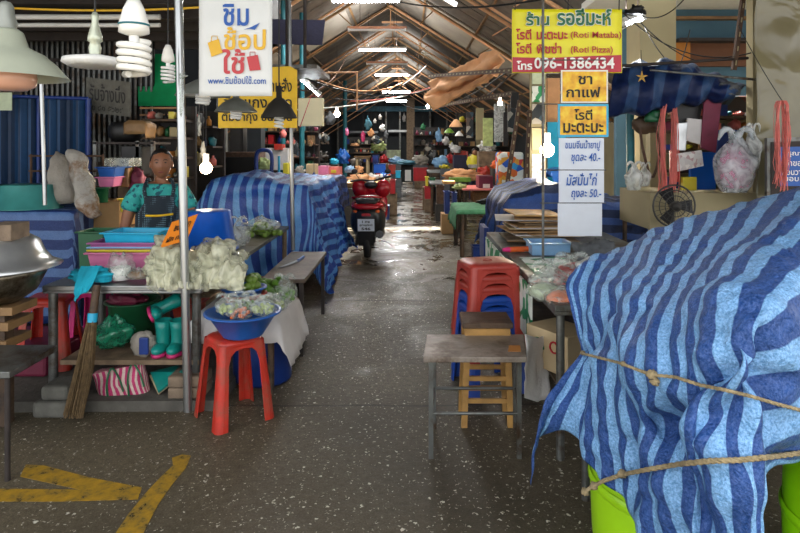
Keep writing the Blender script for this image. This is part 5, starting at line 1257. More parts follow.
# ============================================================ stall behind the signs
tag(drape(.98, 2.2, 5.75, 6.9, .98, (.5, .8, .85, .4), M['tarp_navy'], 'striped_tarp', seed=11, flare=.18, amp=.05, axis='y', top=lambda u, v: .16*math.exp(-((u-.35)/.3)**2)), 'dark blue striped tarp heaped over the stall behind the price cards', 'tarp')
table('stall_counter', 1.03, 2.15, 5.8, 6.85, .95, M['wood_old'], M['wood_dark'], 'stall counter hidden under the dark blue tarp behind the signs', cat='counter')
tag(drape(X(530, 5.65), X(562, 5.6), 5.5, 5.7, .84, (.05, .05, .5, .1), M['blue_plastic'], 'blue_sheet', seed=12, flare=.1, amp=.03), 'plain bright blue sheet in front of the grey tarp heap', 'tarp')
def slotted(a, b, label, wdt=.045):
    a, b = Vector(a), Vector(b); t = thing('slotted_angle', label, 'metal post', (min((a, b), key=lambda v: v.z)))
    d = (b-a).normalized(); s = d.cross(Vector((0, 1, 0))).normalized()*wdt/2; k = Vector((0, .004, 0)); kb = Vector((0, .04, 0))
    mb = MB(); mb.hexa([a-s, a+s, a+s+k, a-s+k], [b-s, b+s, b+s+k, b-s+k]); mb.hexa([a+s, a+s*.8, a+s*.8+kb, a+s+kb], [b+s, b+s*.8, b+s*.8+kb, b+s+kb]); mb.build('angle', M['rust'], t)
    mb = MB(); n = max(4, int((b-a).length/.11))
    for i in range(n):
        c = a.lerp(b, (i+.5)/n)-Vector((0, .002, 0)); mb.plate([c-s*.35-d*.02, c+s*.35-d*.02, c+s*.35+d*.02, c-s*.35+d*.02], (0, -.001, 0))
    mb.build('slots', M['cream_wall'], t)
slotted(P(500, 235, 6.9), P(520, 100, 7.1), 'leaning slotted steel angle, left of the two beside the dark tarp')
slotted(P(524, 232, 6.9), P(530, 110, 7.0), 'slotted steel angle, right of the two beside the dark tarp')
slotted(P(428, 76, 9.5), P(516, 70, 7.0), 'horizontal slotted steel angle under the peach canvas, upper', .06)
slotted(P(438, 106, 10.5), P(512, 93, 7.2), 'horizontal slotted steel angle under the peach canvas, lower', .06)
rowsC = [[P(495, 50, 8.2), P(470, 62, 8.6), P(448, 74, 9.0), P(427, 82, 9.4)], [P(502, 54, 8.0), P(478, 70, 8.3), P(452, 84, 8.7), P(430, 92, 9.1)], [P(505, 62, 7.9), P(480, 80, 8.4), P(450, 92, 8.8), P(423, 95, 9.0)], [P(500, 72, 7.8), P(478, 84, 8.3), P(455, 96, 8.7), P(428, 104, 8.9)], [P(492, 76, 7.8), P(474, 88, 8.3), P(452, 102, 8.6), P(433, 111, 8.8)]]
tag(sheet(rowsC, range(5), 40, 40, amp=.06, sc=3, fold=lambda u, v, p: .04*math.sin(u*4)).build('canvas_sheet', M['canvas_peach'], solid=.004), 'peach canvas sheet drooping over the right side of the aisle', 'canvas')
# printed boards, wall strip, bulbs beyond the signs
bx('wall_panel', 530, 546, 62, 190, 7.6, .04, 'cream_wall', 'narrow cream panel pinned with posters behind the slotted angle', 'panel')
for i, (y0, y1, m_) in enumerate(((66, 84, 'cabbage'), (86, 102, 'green_white_print'), (104, 124, 'shop_goods'), (128, 150, 'cardboard_pale'), (154, 182, 'calendar'))):
    bx('poster', 532, 545, y0, y1, 7.57, .01, m_, ['pale', 'green and white', 'mottled dark', 'tan', 'grey printed'][i]+' poster on the narrow cream panel, number '+['one', 'two', 'three', 'four', 'five'][i]+' from the top', 'poster')
tag(MB().bb(X(548, 8.4), X(566, 8.4), 8.4, 8.44, Z(190, 8.4), Z(122, 8.4)).build('blue_curtain', M['cyan_plastic']), 'light blue corrugated sheet behind the glaring bulb', 'panel')
tag(drape(X(548, 8), X(572, 8), 7.8, 8.2, Z(170, 8), (.05, .05, .35, .1), M['blue_plastic'], 'blue_sheet', seed=13, amp=.05), 'bright blue sheet heaped below the glaring bulb', 'tarp')
bx('peach_board', 546, 560, 78, 122, 8.6, .03, 'canvas_peach', 'peach board leaning above the glaring bulb', 'panel')
def glare(px, py, Y, r, label, e, wire_to=None, m_='bulb_on'):
    t = thing('light_bulb', label, 'light bulb', P(px, py, Y)-Vector((0, 0, r))); c = P(px, py, Y)
    MB().ball(c, r, 16).build('glass', M[m_], t); MB().tube([c+Vector((0, 0, r)), c+Vector((0, 0, r*2.4))], r*.5, 10).build('base', M['white_plastic'], t)
    MB().tube([c+Vector((0, 0, r*2.4)), (c.x, c.y, wire_to or c.z+1)], .004, 5).build('cord', M['black'], t)
    point(c-Vector((0, r+.06, 0)), e, r=r)
glare(547, 150, 7.2, .085, 'glaring white bulb hanging left of the price cards', 32, 3.2)
glare(206, 168, 5.6, .055, 'glaring bulb beside the woman at the end of the blue tarp', 14, 2.7, 'bulb_warm')
tag(MB().bb(X(499, 11), X(524, 11), 11, 11.5, Z(188, 11), Z(152, 11)).build('printed_bundle', M['balls_print'], bevel=.05), 'large bundle in orange, blue and white ball print beyond the leaning posts', 'bundle')
# ============================================================ right back stall: awning and hanging things
rowsA = []
for i, (x, yt, yb, Y) in enumerate(((612, 66, 112, 5.0), (640, 64, 112, 5.0), (665, 62, 108, 4.98), (690, 68, 104, 4.96), (712, 76, 100, 4.95), (738, 86, 98, 4.95))):
    rowsA.append([P(x+8, yt, Y+.25), P(x+3, yt+4, Y+.03), P(x, (yt+yb)/2, Y-.06), P(x-4, yb, Y+.02), P(x-4, yb+1, Y+.2)])
tag(sheet(rowsA, [0, .2, .4, .6, .8, 1.0], 60, 26, amp=.03, sc=6, fold=lambda u, v, p: .02*math.sin(u*30+v*4)).build('awning', M['awning_stripe'], solid=.004), 'rolled-up blue striped awning right of the yellow banner', 'awning')
heap('bundled_cloth', P(727, 91, 4.95), (.09, .08, .075), 'grey_cloth', 'dark bundle tied at the right end of the rolled awning', 'cloth', 71, .4)
mb = MB()
for k in range(5):
    a = k*2*math.pi/5+.3; c = P(642, 77, 4.85); mb.plate([c+Vector((math.cos(a)*.05, 0, math.sin(a)*.05)), c+Vector((math.cos(a+.5)*.018, 0, math.sin(a+.5)*.018)), c+Vector((0, 0, 0)), c+Vector((math.cos(a-.5)*.018, 0, math.sin(a-.5)*.018))], (0, .008, 0))
tag(mb.build('star_ornament', M['gold']), 'small gold star ornament hanging in front of the blue awning', 'ornament')
tag(MB().tube([P(642, 77, 4.86), P(641, 50, 4.86)], .003, 4).build('string', M['black']), 'dark string holding the gold star', 'string')
tag(MB().tube([P(620, 66, 4.92), P(748, 58, 4.92)], .012, 6).build('awning_bar', M['dark_iron']), 'black bar along the top of the rolled awning', 'pole')
slotted(P(735, 70, 4.9), P(748, -30, 4.9), 'dark slotted post at the right end of the awning', .03)
tag(MB().tube([P(650, 70, 4.8), P(760, 80, 4.8)], .01, 6).build('metal_bar', M['steel_dull']), 'thin grey bar crossing to the olive sheet', 'pole')
def strands(name, top, w_, bottom, n, label, Y, seed, m_='pink_string'):
    rr = random.Random(seed); mb = MB(); a = P(*top, Y)
    for i in range(n):
        s = rr.choice((-1, 1)); h = P(0, bottom, Y).z-a.z; x = s*S(w_, Y)*rr.uniform(.4, 1)
        pts = [a+Vector((-x*.2, rr.uniform(-.02, .02), 0)), a+Vector((x*.6, rr.uniform(-.03, .03), -.02)), a+Vector((x*rr.uniform(.6, 1.2), rr.uniform(-.03, .03), h*.35)), a+Vector((x*rr.uniform(.2, 1), rr.uniform(-.03, .03), h*.7)), a+Vector((x*rr.uniform(.1, .9)+rr.uniform(-.02, .02), rr.uniform(-.03, .03), h*rr.uniform(.85, 1)))]
        mb.tube(spline(pts, 12), .0028, 4)
    return tag(mb.build(name, M[m_]), label, 'string')
strands('raffia_bundle', (669, 104), 11, 212, 60, 'big loop of pink plastic raffia hanging beside the small white bag', 5.0, 1)
strands('raffia_bundle', (781, 101), 8, 192, 44, 'pink plastic raffia hanging at the right edge before the blue notice', 4.3, 2)
wire('cord', P(783, 102, 4.3), P(738, 25, 4.6), .02, .003, M['black'], 'thin cord running up from the right pink raffia', 'cord')
bag('plastic_bag', P(735, 165, 4.7), (.17, .12, .27), M['bag_grey'], 'large clear bag with pink things hanging under the awning', seed=72, filling=(M['pink_plastic'], 'lump'))
bag('plastic_bag', P(752, 150, 4.75), (.07, .06, .2), M['bag_white'], 'narrow cream bag hanging right of the large clear bag', seed=73)
bag('plastic_bag', P(634, 178, 5.1), (.08, .07, .13), M['bag_white'], 'small white bag hanging at the left end of the stall wall', seed=74)
bag('plastic_bag', P(645, 176, 5.15), (.05, .05, .11), M['bag_white'], 'thin grey bag just right of the small white bag', seed=75)
def hangs(name, pts, Y, th, m_, label, cat): return tag(MB().plate([P(x, y, Y) for x, y in pts], (0, th, 0)).build(name, M[m_], bevel=.006), label, cat)
hangs('maroon_folder', [(701, 148), (716, 153), (722, 102), (711, 95), (704, 103)], 5.0, .02, 'maroon', 'maroon sheet hanging beside the large clear bag', 'sheet')
hangs('paper_bag', [(684, 140), (703, 145), (706, 120), (688, 118)], 5.02, .03, 'white_cloth', 'grey-white folded bag hanging right of the pink raffia', 'bag')
hangs('foil_packet', [(675, 150), (686, 151), (688, 122), (677, 123)], 5.0, .02, 'steam_alu', 'shiny foil packet hanging just right of the pink raffia', 'packet')
hangs('wall_calendar', [(676, 172), (704, 166), (702, 150), (675, 154)], 5.05, .01, 'calendar', 'small grey calendar sheet below the folded bag', 'calendar')
hangs('black_pouch', [(672, 124), (700, 121), (703, 104), (690, 98), (674, 108)], 5.08, .04, 'black', 'black crumpled pouch hanging above the foil packet', 'bag')
t = thing('handbag', 'brown shoulder bag hanging left of the pink raffia', 'handbag', P(645, 138, 5.2))
mb = MB(); blob(mb, P(645, 125, 5.2), (.11, .05, .08), 81, .3, 18, 2); mb.build('bag_body', M['wood_dark'], t)
MB().tube(spline([P(640, 128, 5.15), P(643, 150, 5.15), P(652, 178, 5.15), P(660, 150, 5.15), P(655, 125, 5.15)], 16), .012, 6).build('strap', M['rust'], t)
heap('cloth_hat', P(655, 118, 5.1), (.09, .06, .07), 'green_plastic', 'dark green cloth cap hanging above the brown bag', 'cap', 82, .3)
tag(MB().tube([P(631, 185, 5.5), P(630, 100, 5.5)], .035, 10).build('teal_post', M['teal_paint']), 'teal pipe post at the left of the raffia stall', 'post')
struct('wall_right', MB().bb(X(648, 5.7), X(765, 5.7), 5.65, 5.75, 0, Z(112, 5.7)), M['cream_wall'])
bx('blue_board', 690, 716, 152, 192, 5.3, .03, 'blue_bucket', 'blue board standing at the back of the raffia stall', 'board')
bx('blue_box', 717, 738, 130, 182, 5.35, .06, 'navy_plastic', 'dark blue case behind the large clear bag', 'case')
bx('yellow_box', 683, 697, 177, 193, 5.2, .05, 'yellow_plastic', 'small yellow box below the calendar', 'box')
bx('red_bottle', 672, 680, 150, 182, 5.25, .06, 'red_deep', 'red bottle behind the pink raffia', 'bottle')
bx('shelf_goods', 676, 756, 96, 118, 5.55, .1, 'shop_goods', 'row of jumbled packets high on the raffia stall wall', 'packets')
t = table('stall_counter', X(645, 5.0), X(765, 5.0)+.4, 4.9, 5.6, Z(192, 5.0), M['cream_wall'], M['wood_dark'], 'cream counter of the raffia stall holding the fan', cat='counter', th=.3)
t = thing('electric_fan', 'dark round electric fan seen at the back of the raffia stall', 'fan', P(674, 228, 4.82)); c = P(674, 206, 4.75); r = S(21, 4.75)
mb = MB()
for q in (.25, .5, .75, 1): mb.tube([c+Vector((math.cos(a)*r*q, -.04*(1-q*q), math.sin(a)*r*q)) for a in [k*math.pi/14 for k in range(29)]], .004 if q < 1 else .008, 5)
for k in range(24):
    a = k*math.pi/12; mb.tube([c+Vector((0, -.045, 0)), c+Vector((math.cos(a)*r, 0, math.sin(a)*r))], .002, 4)
mb.build('grille', M['fan_grille'], t); MB().lathe([(.001, -.03), (.03, -.03), (.035, .06), (.001, .08)], c, 16, rot(rx=90)).build('motor', M['fan_grille'], t)
for k in range(3):
    a = k*2.09; u = Vector((math.cos(a), 0, math.sin(a))); v = Vector((-math.sin(a), .35, math.cos(a)))
    MB().plate([c+u*.03-v*.02, c+u*r*.85-v*.06, c+u*r*.9+v*.05, c+u*.03+v*.03], (0, .003, 0)).build('blade', M['black_plastic'], t)
MB().tube([c+Vector((0, .02, -r*.3)), c+Vector((0, .04, -r*1.5))], .015, 8).build('neck', M['fan_grille'], t)
# olive sheet, notice, window
rowsV = [[Vector((X(757+i*15, 4.72), 4.72+.01*(i % 2), z)) for z in (.6, 1.2, 1.9, 2.6, 3.3)] for i in range(9)]
tag(sheet(rowsV, range(9), 40, 40, amp=.03, sc=1.8).build('vinyl_sheet', M['olive_vinyl'], solid=.003), 'glossy olive plastic sheet hanging down the right edge', 'sheet')
t = thing('notice_board', 'blue notice with white Thai writing in a grey frame at the right edge', 'sign', P(785, 195, 4.4))
Y = 4.45; MB().plate([P(767, 200, Y), P(840, 200, Y), P(840, 136, Y), P(767, 138, Y)], (0, .03, 0)).build('frame', M['steel_dull'], t)
MB().plate([P(771, 198, Y-.005), P(838, 198, Y-.005), P(838, 140, Y-.005), P(771, 142, Y-.005)], (0, .004, 0)).build('inner_panel', M['dark_iron'], t)
MB().plate([P(780, 186, Y-.01), P(836, 186, Y-.01), P(836, 146, Y-.01), P(780, 147, Y-.01)], (0, .004, 0)).build('notice', M['ink_blue'], t)
sign_text(t, [('กรุณาติดต่อ', 783, 150, 822, 157), ('เจ้าของร้านค้า', 783, 159, 826, 166), ('ก่อนวางของขาย', 782, 168, 828, 175), ('ขอบคุณ', 784, 177, 812, 183)], Y-.012, M['ink_white'], bold=.01)
for i, (a, b, s) in enumerate((((640, 22, 5.5), (700, 62, 5.2), .05), ((622, 12, 5.5), (760, 50, 5.0), .2), ((645, 28, 5.5), (668, 62, 5.2), .02), ((560, -5, 4.6), (640, 20, 5.5), .15), ((640, 15, 5.5), (690, -8, 5.0), .1), ((676, 72, 5.0), (690, 30, 5.4), .05))):
    wire('cable', P(*a), P(*b), s, .005, M['black'], ['black wire from the tilted tube light down to the awning', 'long sagging black wire across the blue wall', 'short black wire below the tilted tube light', 'black wire above the yellow banner', 'black wire over the cream pillar', 'thin wire rising from the awning'][i], 'cable')
heap('wire_tangle', P(636, 12, 5.5), (.09, .06, .05), 'black', 'tangle of black cables above the tilted tube light', 'cable', 84, .7)
# ============================================================ stalls further down the aisle
def support(o):
    bb = [o.matrix_basis @ Vector(c) for c in o.bound_box]; x0 = min(v.x for v in bb); x1 = max(v.x for v in bb); y0 = min(v.y for v in bb); y1 = max(v.y for v in bb); z = min(v.z for v in bb)
    lb = o['label']
    if z < .25 or 'hanging' in lb or 'on the ' in lb and 'floor' not in lb and 'table' in lb: return o
    cx, cy = (x0+x1)/2, (y0+y1)/2
    if any(a-.05 < cx < b+.05 and c-.05 < cy < d+.05 for a, b, c, d in TABS): return o
    w_ = max(.2, min(.6, (x1-x0)*.8))
    b = MB(); n = max(1, round(z/.4))
    for i in range(n): b.bb(cx-w_/2, cx+w_/2, cy-.2, cy+.2, z/n*i+.004, z/n*(i+1)-.004)
    tag(b.build('wooden_box', M[R.choice(['wood_old', 'wood_dark', 'cardboard', 'tin_dark', 'grey_cloth'])], bevel=.006), 'stacked boxes right under the '+' '.join(lb.split()[:10]), 'box')
    return o
def part_of(o, par, label=None):
    o.parent = par; o.location = o.location-par.location
    for k in ('label', 'category', 'group'):
        if k in o: del o[k]
    if label: o['label'] = label
def btable(x0, x1, yf, Y, d, m_, label, cat='table', **k):
    z = Z(yf, Y); return table('stall_table', X(x0, Y), X(x1, Y), Y, Y+d, z, M[m_], M['wood_dark'], label, cat=cat, rails=False, leg=.03, **k), z
def cbx(name, x0, x1, y0, y1, Y, d, m_, label, cat):   # open crate
    return support(crate(name, X(x0, Y), X(x1, Y), Y, Y+d, Z(y1, Y), Z(y0, Y), M[m_], label, cat=cat, flare=.02))
def lump(name, px, py, w_, h_, Y, m_, label, cat, seed, amp=.35, base=True):
    Yd = Y+S(w_/2, Y); mb = MB(); blob(mb, P(px, py, Yd), (S(w_/2, Yd), S(w_/2, Yd)*.8, S(h_/2, Yd)), seed, .6, 26, 2.6, flat=-.7); return support(tag(mb.build(name, M[m_]), label, cat))
# right row
tg, zg = btable(459, 499, 210, 8.2, 1.1, 'wood_dark', 'dark table with a green cloth on the right of the aisle')
tag(drape(X(459, 8.2)-.02, X(500, 8.2), 8.17, 9.3, zg+.003, (.28, .1, .06, .1), M['green_cover'], 'table_cloth', seed=21, flare=.08), 'green cloth on the dark table right of the aisle', 'cloth')
lump('rubber_bundle', 488, 202, 18, 6, 8.5, 'black', 'black rubber bundle lying on the green cloth', 'bundle', 1)
cbx('plastic_crate', 472, 486, 247, 258, 8.15, .25, 'navy_plastic', 'small dark blue crate on the floor under the green-clothed table', 'crate')
bx('glass_case', 484, 489, 228, 262, 5.62, .35, 'navy_plastic', 'narrow blue box at the far end of the right table', 'box')
tp, zp = btable(463, 499, 189, 11, 1.2, 'pink_string', 'pink-topped wooden table beyond the green-clothed one')
bx('fruit_box', 479, 493, 176, 189, 11.2, .5, 'maroon', 'dark red box on the pink-topped table', 'box'); part_of(bx('paper_label', 483, 490, 184, 188, 11.19, .005, 'paper', '', ''), bpy.data.objects['fruit_box'], 'white label')
cbx('plastic_crate', 472, 497, 192, 202, 11.3, .5, 'brown_food', 'brown crate of goods beneath the pink-topped table', 'crate')
for i, (x0, x1, y0, y1, Y, m_, lb) in enumerate((
  (444, 451, 192, 214, 10.4, 'navy_plastic', 'dark blue tall bin standing in front of the small wooden stool'), (452, 458, 193, 213, 10.6, 'navy_plastic', 'dark blue tall bin, right of its twin'),
  (436, 445, 186, 204, 12.2, 'rust', 'brick-red tall crate at the corner of the right row'), (424, 434, 187, 199, 14, 'red_deep', 'dark red crate low in the pile at the aisle side'),
  (425, 429, 177, 187, 14.4, 'yellow_plastic', 'little yellow bin on the dark red crate'), (429, 436, 178, 187, 14.2, 'green_plastic', 'green bin next to the little yellow bin'),
  (413, 428, 168, 181, 22, 'red_deep', 'red chest at the far end on the right of the aisle'))):
    cbx('plastic_bin', x0, x1, y0, y1, Y, .4, m_, lb, 'bin')
t2, _ = btable(430, 466, 183, 13.2, 1.4, 'steel', 'steel table loaded with cloth sacks in the right row')
lump('cloth_bundle', 463, 176, 36, 12, 13.0, 'canvas_peach', 'cream cloth bundle on the steel table in the right row', 'cloth', 2)
bx('green_tray', 450, 471, 178, 182, 12.6, .4, 'leaf', 'long green tray in front of the cream bundle', 'tray')
bx('wood_tray', 443, 455, 181, 184, 11.8, .4, 'wood_light', 'tan board lying left of the green tray', 'board')
lump('vegetable_heap', 460, 187, 12, 6, 11.2, 'pale_veg', 'yellow-green heap on the pink-topped table end', 'vegetables', 5)
lump('red_bundle', 485, 172, 14, 10, 13.5, 'red_plastic', 'orange-red bundle beside the ball-print bundle', 'bundle', 6)
bx('silver_basin', 470, 486, 165, 168, 14.5, .5, 'steam_alu', 'grey metal tray beyond the cream bundle', 'tray')
t3, _ = btable(428, 470, 172, 18, 2, 'steel', 'long pale table in the middle distance on the right')
for i, (px, py, w_, h_, Y, m_, lb) in enumerate((
  (441, 163, 14, 12, 18.5, 'pale_blue_plastic', 'pale blue bundle on the long pale table'), (445, 167, 9, 4, 17.8, 'yellow_plastic', 'yellow tray-like bundle below the pale blue one'),
  (450, 160, 8, 10, 20, 'red_deep', 'dark red bundle beyond the long pale table'), (421, 161, 16, 12, 24, 'sack', 'greyish sacks heaped at the far right stall'),
  (434, 160, 10, 16, 22, 'black', 'dark heap left of the pale blue bundle'), (456, 150, 10, 8, 19, 'white_cloth', 'white bags hanging over the right middle stall'),
  (487, 147, 14, 12, 14, 'bag_white', 'large silvery bag high beside the leaning post'), (430, 150, 10, 14, 25, 'shop_goods', 'mixed goods hanging at the far right stall'),
  (463, 148, 8, 16, 22, 'shop_goods', 'mixed goods piled behind the seated person'), (497, 165, 10, 10, 13, 'orange_plastic', 'orange bundle just left of the ball-print bundle'))):
    lump('cloth_bundle', px, py, w_, h_, Y, m_, lb, 'bundle', i+10)
bx('navy_cabinet', 454, 467, 155, 168, 19, .6, 'dark_tarp', 'navy cabinet behind the seated person in yellow', 'cabinet')
bx('red_cabinet_top', 455, 466, 151, 155, 19.2, .5, 'red_plastic', 'red box on the navy cabinet', 'box')
bx('dark_cabinet', 401, 413, 163, 182, 20, .6, 'dark_wall', 'dark cabinet at the far end just right of the aisle', 'cabinet')
bx('white_storage_unit', 405, 411, 170, 181, 19.95, .04, 'white_plastic', 'white drawer stack in front of the dark far cabinet', 'drawers')
heap('blue_cover', P(406, 163, 20), (.33, .3, .1), 'blue_beam', 'teal-blue cover lying on the dark far cabinet', 'cover', 9)
# seated person in yellow
t = thing('person', 'person in a yellow shirt behind the stall tables in the middle distance', 'person', P(474, 178, 17))
Yp = 17.0; c = P(474, 160, Yp)
mb = MB(); mb.ball(P(474, 163, Yp), (.16, .12, .27), 14); mb.tube(spline([P(470, 157, Yp), P(468, 163, Yp), P(472, 168, Yp-.1)], 6), .05, 8); mb.tube(spline([P(478, 157, Yp), P(481, 163, Yp), P(478, 168, Yp-.1)], 6), .05, 8)
mb.build('yellow_shirt', M['yellow_plastic'], t); mb = MB(); [mb.tube([(c.x+q, Yp, .04), (c.x+q*.9, Yp, .5), (c.x+q*.8, Yp, .98)], [.05, .07, .09], 10) for q in (-.09, .09)]; mb.build('trousers', M['dark_tarp'], t); mb = MB(); mb.ball(P(475, 152.5, Yp), (.09, .1, .115), 12); mb.tube([P(475, 157, Yp), P(475, 154, Yp)], .045, 8); mb.build('body', M['skin'], t)
mb = MB(); mb.ball(P(475, 151.3, Yp+.02), (.1, .105, .1), 12); mb.build('hair', M['hair'], t)
table('stall_table', X(466, 17), X(486, 17), 17.3, 17.9, Z(172, 17.2), M['wood_old'], M['wood_dark'], 'table behind the seated person in yellow', cat='table', rails=False)
# pendant lamps over the right stalls
def shade(px, py, w_, h_, Y, m_, label, top):
    c = P(px, py, Y); r = S(w_/2, Y); h = S(h_, Y); t = thing('pendant_lamp', label, 'lamp', (c.x, Y, c.z))
    MB().lathe([(r, 0), (r*.8, h*.35), (r*.3, h*.9), (.001, h), (.001, h*.9), (r*.7, h*.3), (r, 0)], c, 20).build('lamp_shade', M[m_], t); MB().tube([c+Vector((0, 0, h)), (c.x, Y, top)], .006, 4).build('cord', M['black'], t)
shade(456, 127, 14, 8, 11, 'canvas_peach', 'peach-red lamp shade over the right stalls', 3.2); shade(449, 133, 11, 5, 13, 'leaf', 'green lamp shade left of the peach one', 3.5); shade(459, 136, 9, 5, 14, 'white_plastic', 'small white lamp shade below the peach one', 3.5)
shade(366, 117, 0, 0, 0, '', '', 0) if 0 else None
glare(337, 114, 14, .07, 'bright small bulb cluster over the left middle stalls', 25, 3.9)
glare(500, 103, 12, .05, 'tiny bright bulb near the slotted bar', 14, 3.0); glare(428, 106, 13, .04, 'tiny bulb at the tip of the peach canvas', 8, 3.2)
# pale sheet standing in for a bright daylight opening at the right
bx('daylight_stand_in', 494, 505, 104, 142, 16, .03, 'bag_white', 'pale translucent sheet standing in for the bright daylight opening on the right', 'sheet')
for i, (px, y0, y1, w_, Y, m_) in enumerate(((480, 108, 140, 8, 14.5, 'cream_wall'), (488, 118, 146, 10, 14, 'pale_veg'), (470, 112, 138, 7, 16, 'shop_goods'), (512, 104, 132, 8, 9.5, 'shop_goods'), (506, 112, 146, 5, 11, 'dark_iron'), (515, 92, 108, 8, 8.5, 'black'))):
    bx('hanging_board', px-w_/2, px+w_/2, y0, y1, Y, .05, m_, ['tall cream', 'pale green rounded', 'mottled', 'dark mottled', 'thin dark', 'small black'][i]+' board hanging among the right middle stalls', 'board')
# left row beyond the tarp
for i, (x0, x1, y0, y1, Y, d, m_, lb, cat) in enumerate((
  (230, 243, 108, 233, 10.5, .3, 'tin_dark', 'dark green-grey locker left of its twin behind the yellow board', 'locker'), (247, 261, 108, 234, 10.4, .3, 'dark_wall', 'dark locker right of its twin behind the yellow board', 'locker'),
  (212, 226, 112, 238, 9.8, .1, 'concrete', 'pale grey board with pink paper behind the cone lamps', 'board'),
  (264, 288, 148, 170, 10.8, .4, 'white_cloth', 'stack of white boxes behind the thin pole', 'box'), (274, 282, 144, 150, 10.7, .3, 'red_plastic', 'red basket on the white boxes', 'basket'),
  (283, 288, 163, 176, 9.9, .3, 'yellow_plastic', 'yellow carton low behind the thin pole', 'carton'), (318, 328, 166, 178, 11.8, .4, 'pink_plastic', 'pale pink box, left of the two pink boxes', 'box'),
  (328, 340, 167, 178, 12, .4, 'pink_string', 'salmon pink box with a yellow label', 'box'),
  (306, 316, 164, 178, 11.4, .3, 'cardboard_pale', 'row of tan packets beside the pale pink box', 'packets'))):
    bx(cat.split()[-1]+'_unit' if cat in ('cabinet', 'locker') else cat.replace(' ', '_'), x0, x1, y0, y1, Y, d, m_, lb, cat)
cb = bx('display_cabinet', 222, 258, 152, 176, 9.2, .5, 'rust', 'red-brown framed cabinet behind the striped stall', 'cabinet')
part_of(bx('glass_front', 225, 256, 157, 176, 9.17, .03, 'black', '', ''), cb, 'dark glass front')
for o_ in list(bpy.data.objects):
    if o_.get('label') == 'pale grey board with pink paper behind the cone lamps': part_of(bx('pink_paper', 213, 224, 136, 142, 9.77, .02, 'pink_plastic', '', ''), o_, 'pink paper')
    if o_.get('label') == 'salmon pink box with a yellow label': part_of(bx('yellow_label', 331, 336, 170, 173, 11.98, .02, 'yellow_plastic', '', ''), o_, 'yellow label')
t = thing('plastic_chair', 'dark blue plastic chair back behind the striped stall', 'chair', P(264, 176, 8.9))
mb = MB(); mb.tube(spline([P(257, 178, 8.9), P(256, 160, 8.9), P(258, 152, 8.9), P(264, 150, 8.9), P(270, 152, 8.9), P(272, 160, 8.9), P(271, 178, 8.9)], 24), .03, 8); mb.build('back_frame', M['navy_plastic'], t); MB().bb(X(258, 9), X(270, 9), 8.9, 9.3, Z(176, 9), Z(173, 9)).build('seat', M['navy_plastic'], t)
lump('food_pack', 264, 165, 14, 12, 8.95, 'pale_veg', 'yellow-green pack sitting in the blue chair', 'pack', 31)
tag(MB().tube([P(279, 176, 9.0), P(279, 156, 9.0)], .02, 8).build('cyan_pipe', M['cyan_plastic']), 'short bright cyan pipe upright behind the striped stall', 'pipe')
tl, _ = btable(318, 378, 184, 12.6, 1.6, 'canvas_peach', 'table of cloth goods on the left of the aisle')
for i, (px, py, w_, h_, Y, m_, lb) in enumerate((
  (333, 180, 30, 8, 12.4, 'white_cloth', 'white cloth bundle on the left aisle table'), (344, 184, 20, 10, 11.6, 'wood', 'brown sack slumped in front of the white bundle'),
  (360, 181, 28, 12, 11.9, 'canvas_peach', 'beige cloth sack behind the scooter handlebars'), (350, 170, 9, 7, 13.2, 'pale_blue_plastic', 'light blue ball-shaped bundle on the left aisle table'),
  (359, 170, 9, 7, 13.4, 'canvas_peach', 'peach bundle right of the light blue one'), (343, 158, 11, 16, 16, 'blue_plastic', 'bright blue hanging bag in the left middle stalls'),
  (334, 162, 8, 7, 15.5, 'cyan_plastic', 'cyan cloth left of the bright blue bag'), (370, 178, 16, 8, 14, 'white_cloth', 'white papers heaped near the left aisle edge'),
  (384, 176, 14, 6, 16, 'balls_print', 'patterned cloth at the end of the left aisle table'), (320, 158, 14, 14, 14, 'black', 'dark heap left of the bright blue bag'),
  (311, 148, 8, 20, 13, 'shop_goods', 'mixed goods hanging beside the teal post'), (325, 140, 8, 12, 14, 'shop_goods', 'mixed goods hanging above the dark heap'),
  (356, 162, 10, 8, 19, 'white_cloth', 'white bundles under the small wooden stand'), (384, 160, 8, 8, 20, 'red_deep', 'small red bundle by the blue crates'),
  (396, 161, 14, 7, 24, 'pale_blue_plastic', 'pale blue stack near the aisle end'), (378, 147, 14, 12, 26, 'pale_veg', 'pale hanging clothes at the far stalls'), (300, 172, 10, 10, 10.5, 'sack', 'grey packets behind the blue tarp'))):
    lump('cloth_bundle', px, py, w_, h_, Y, m_, lb, 'bundle', i+40)
for i, (x0, x1, y0, y1, Y, m_, lb) in enumerate(((373, 386, 164, 173, 17, 'blue_bucket', 'bright blue crate beside the far wooden stand'), (372, 379, 155, 164, 17.5, 'navy_plastic', 'dark blue crate on the bright blue one'), (386, 401, 150, 158, 27, 'cabbage', 'pale green counter front at the far end'), (395, 401, 171, 178, 18, 'cyan_plastic', 'small cyan bucket at the aisle edge'), (388, 396, 165, 174, 19, 'red_plastic', 'red crate on the left aisle edge'), (318, 326, 182, 192, 11.2, 'orange_plastic', 'orange crate under the left aisle table'))):
    cbx('plastic_crate', x0, x1, y0, y1, Y, .5, m_, lb, 'crate')
bx('purple_crate', 386, 389, 206, 220, 9.6, .3, 'navy_plastic', 'navy crate standing just beyond the scooter', 'crate')
cbx('plastic_crate', 389, 396, 180, 194, 13.4, .5, 'red_deep', 'dark red crate at the aisle edge beyond the scooter', 'crate')
table('wooden_stand', X(355, 18), X(369, 18), 18, 18.6, Z(158, 18), M['wood_old'], M['cardboard_pale'], 'small wooden stand piled with trays in the left middle distance', cat='stand', rails=False, leg=.04)
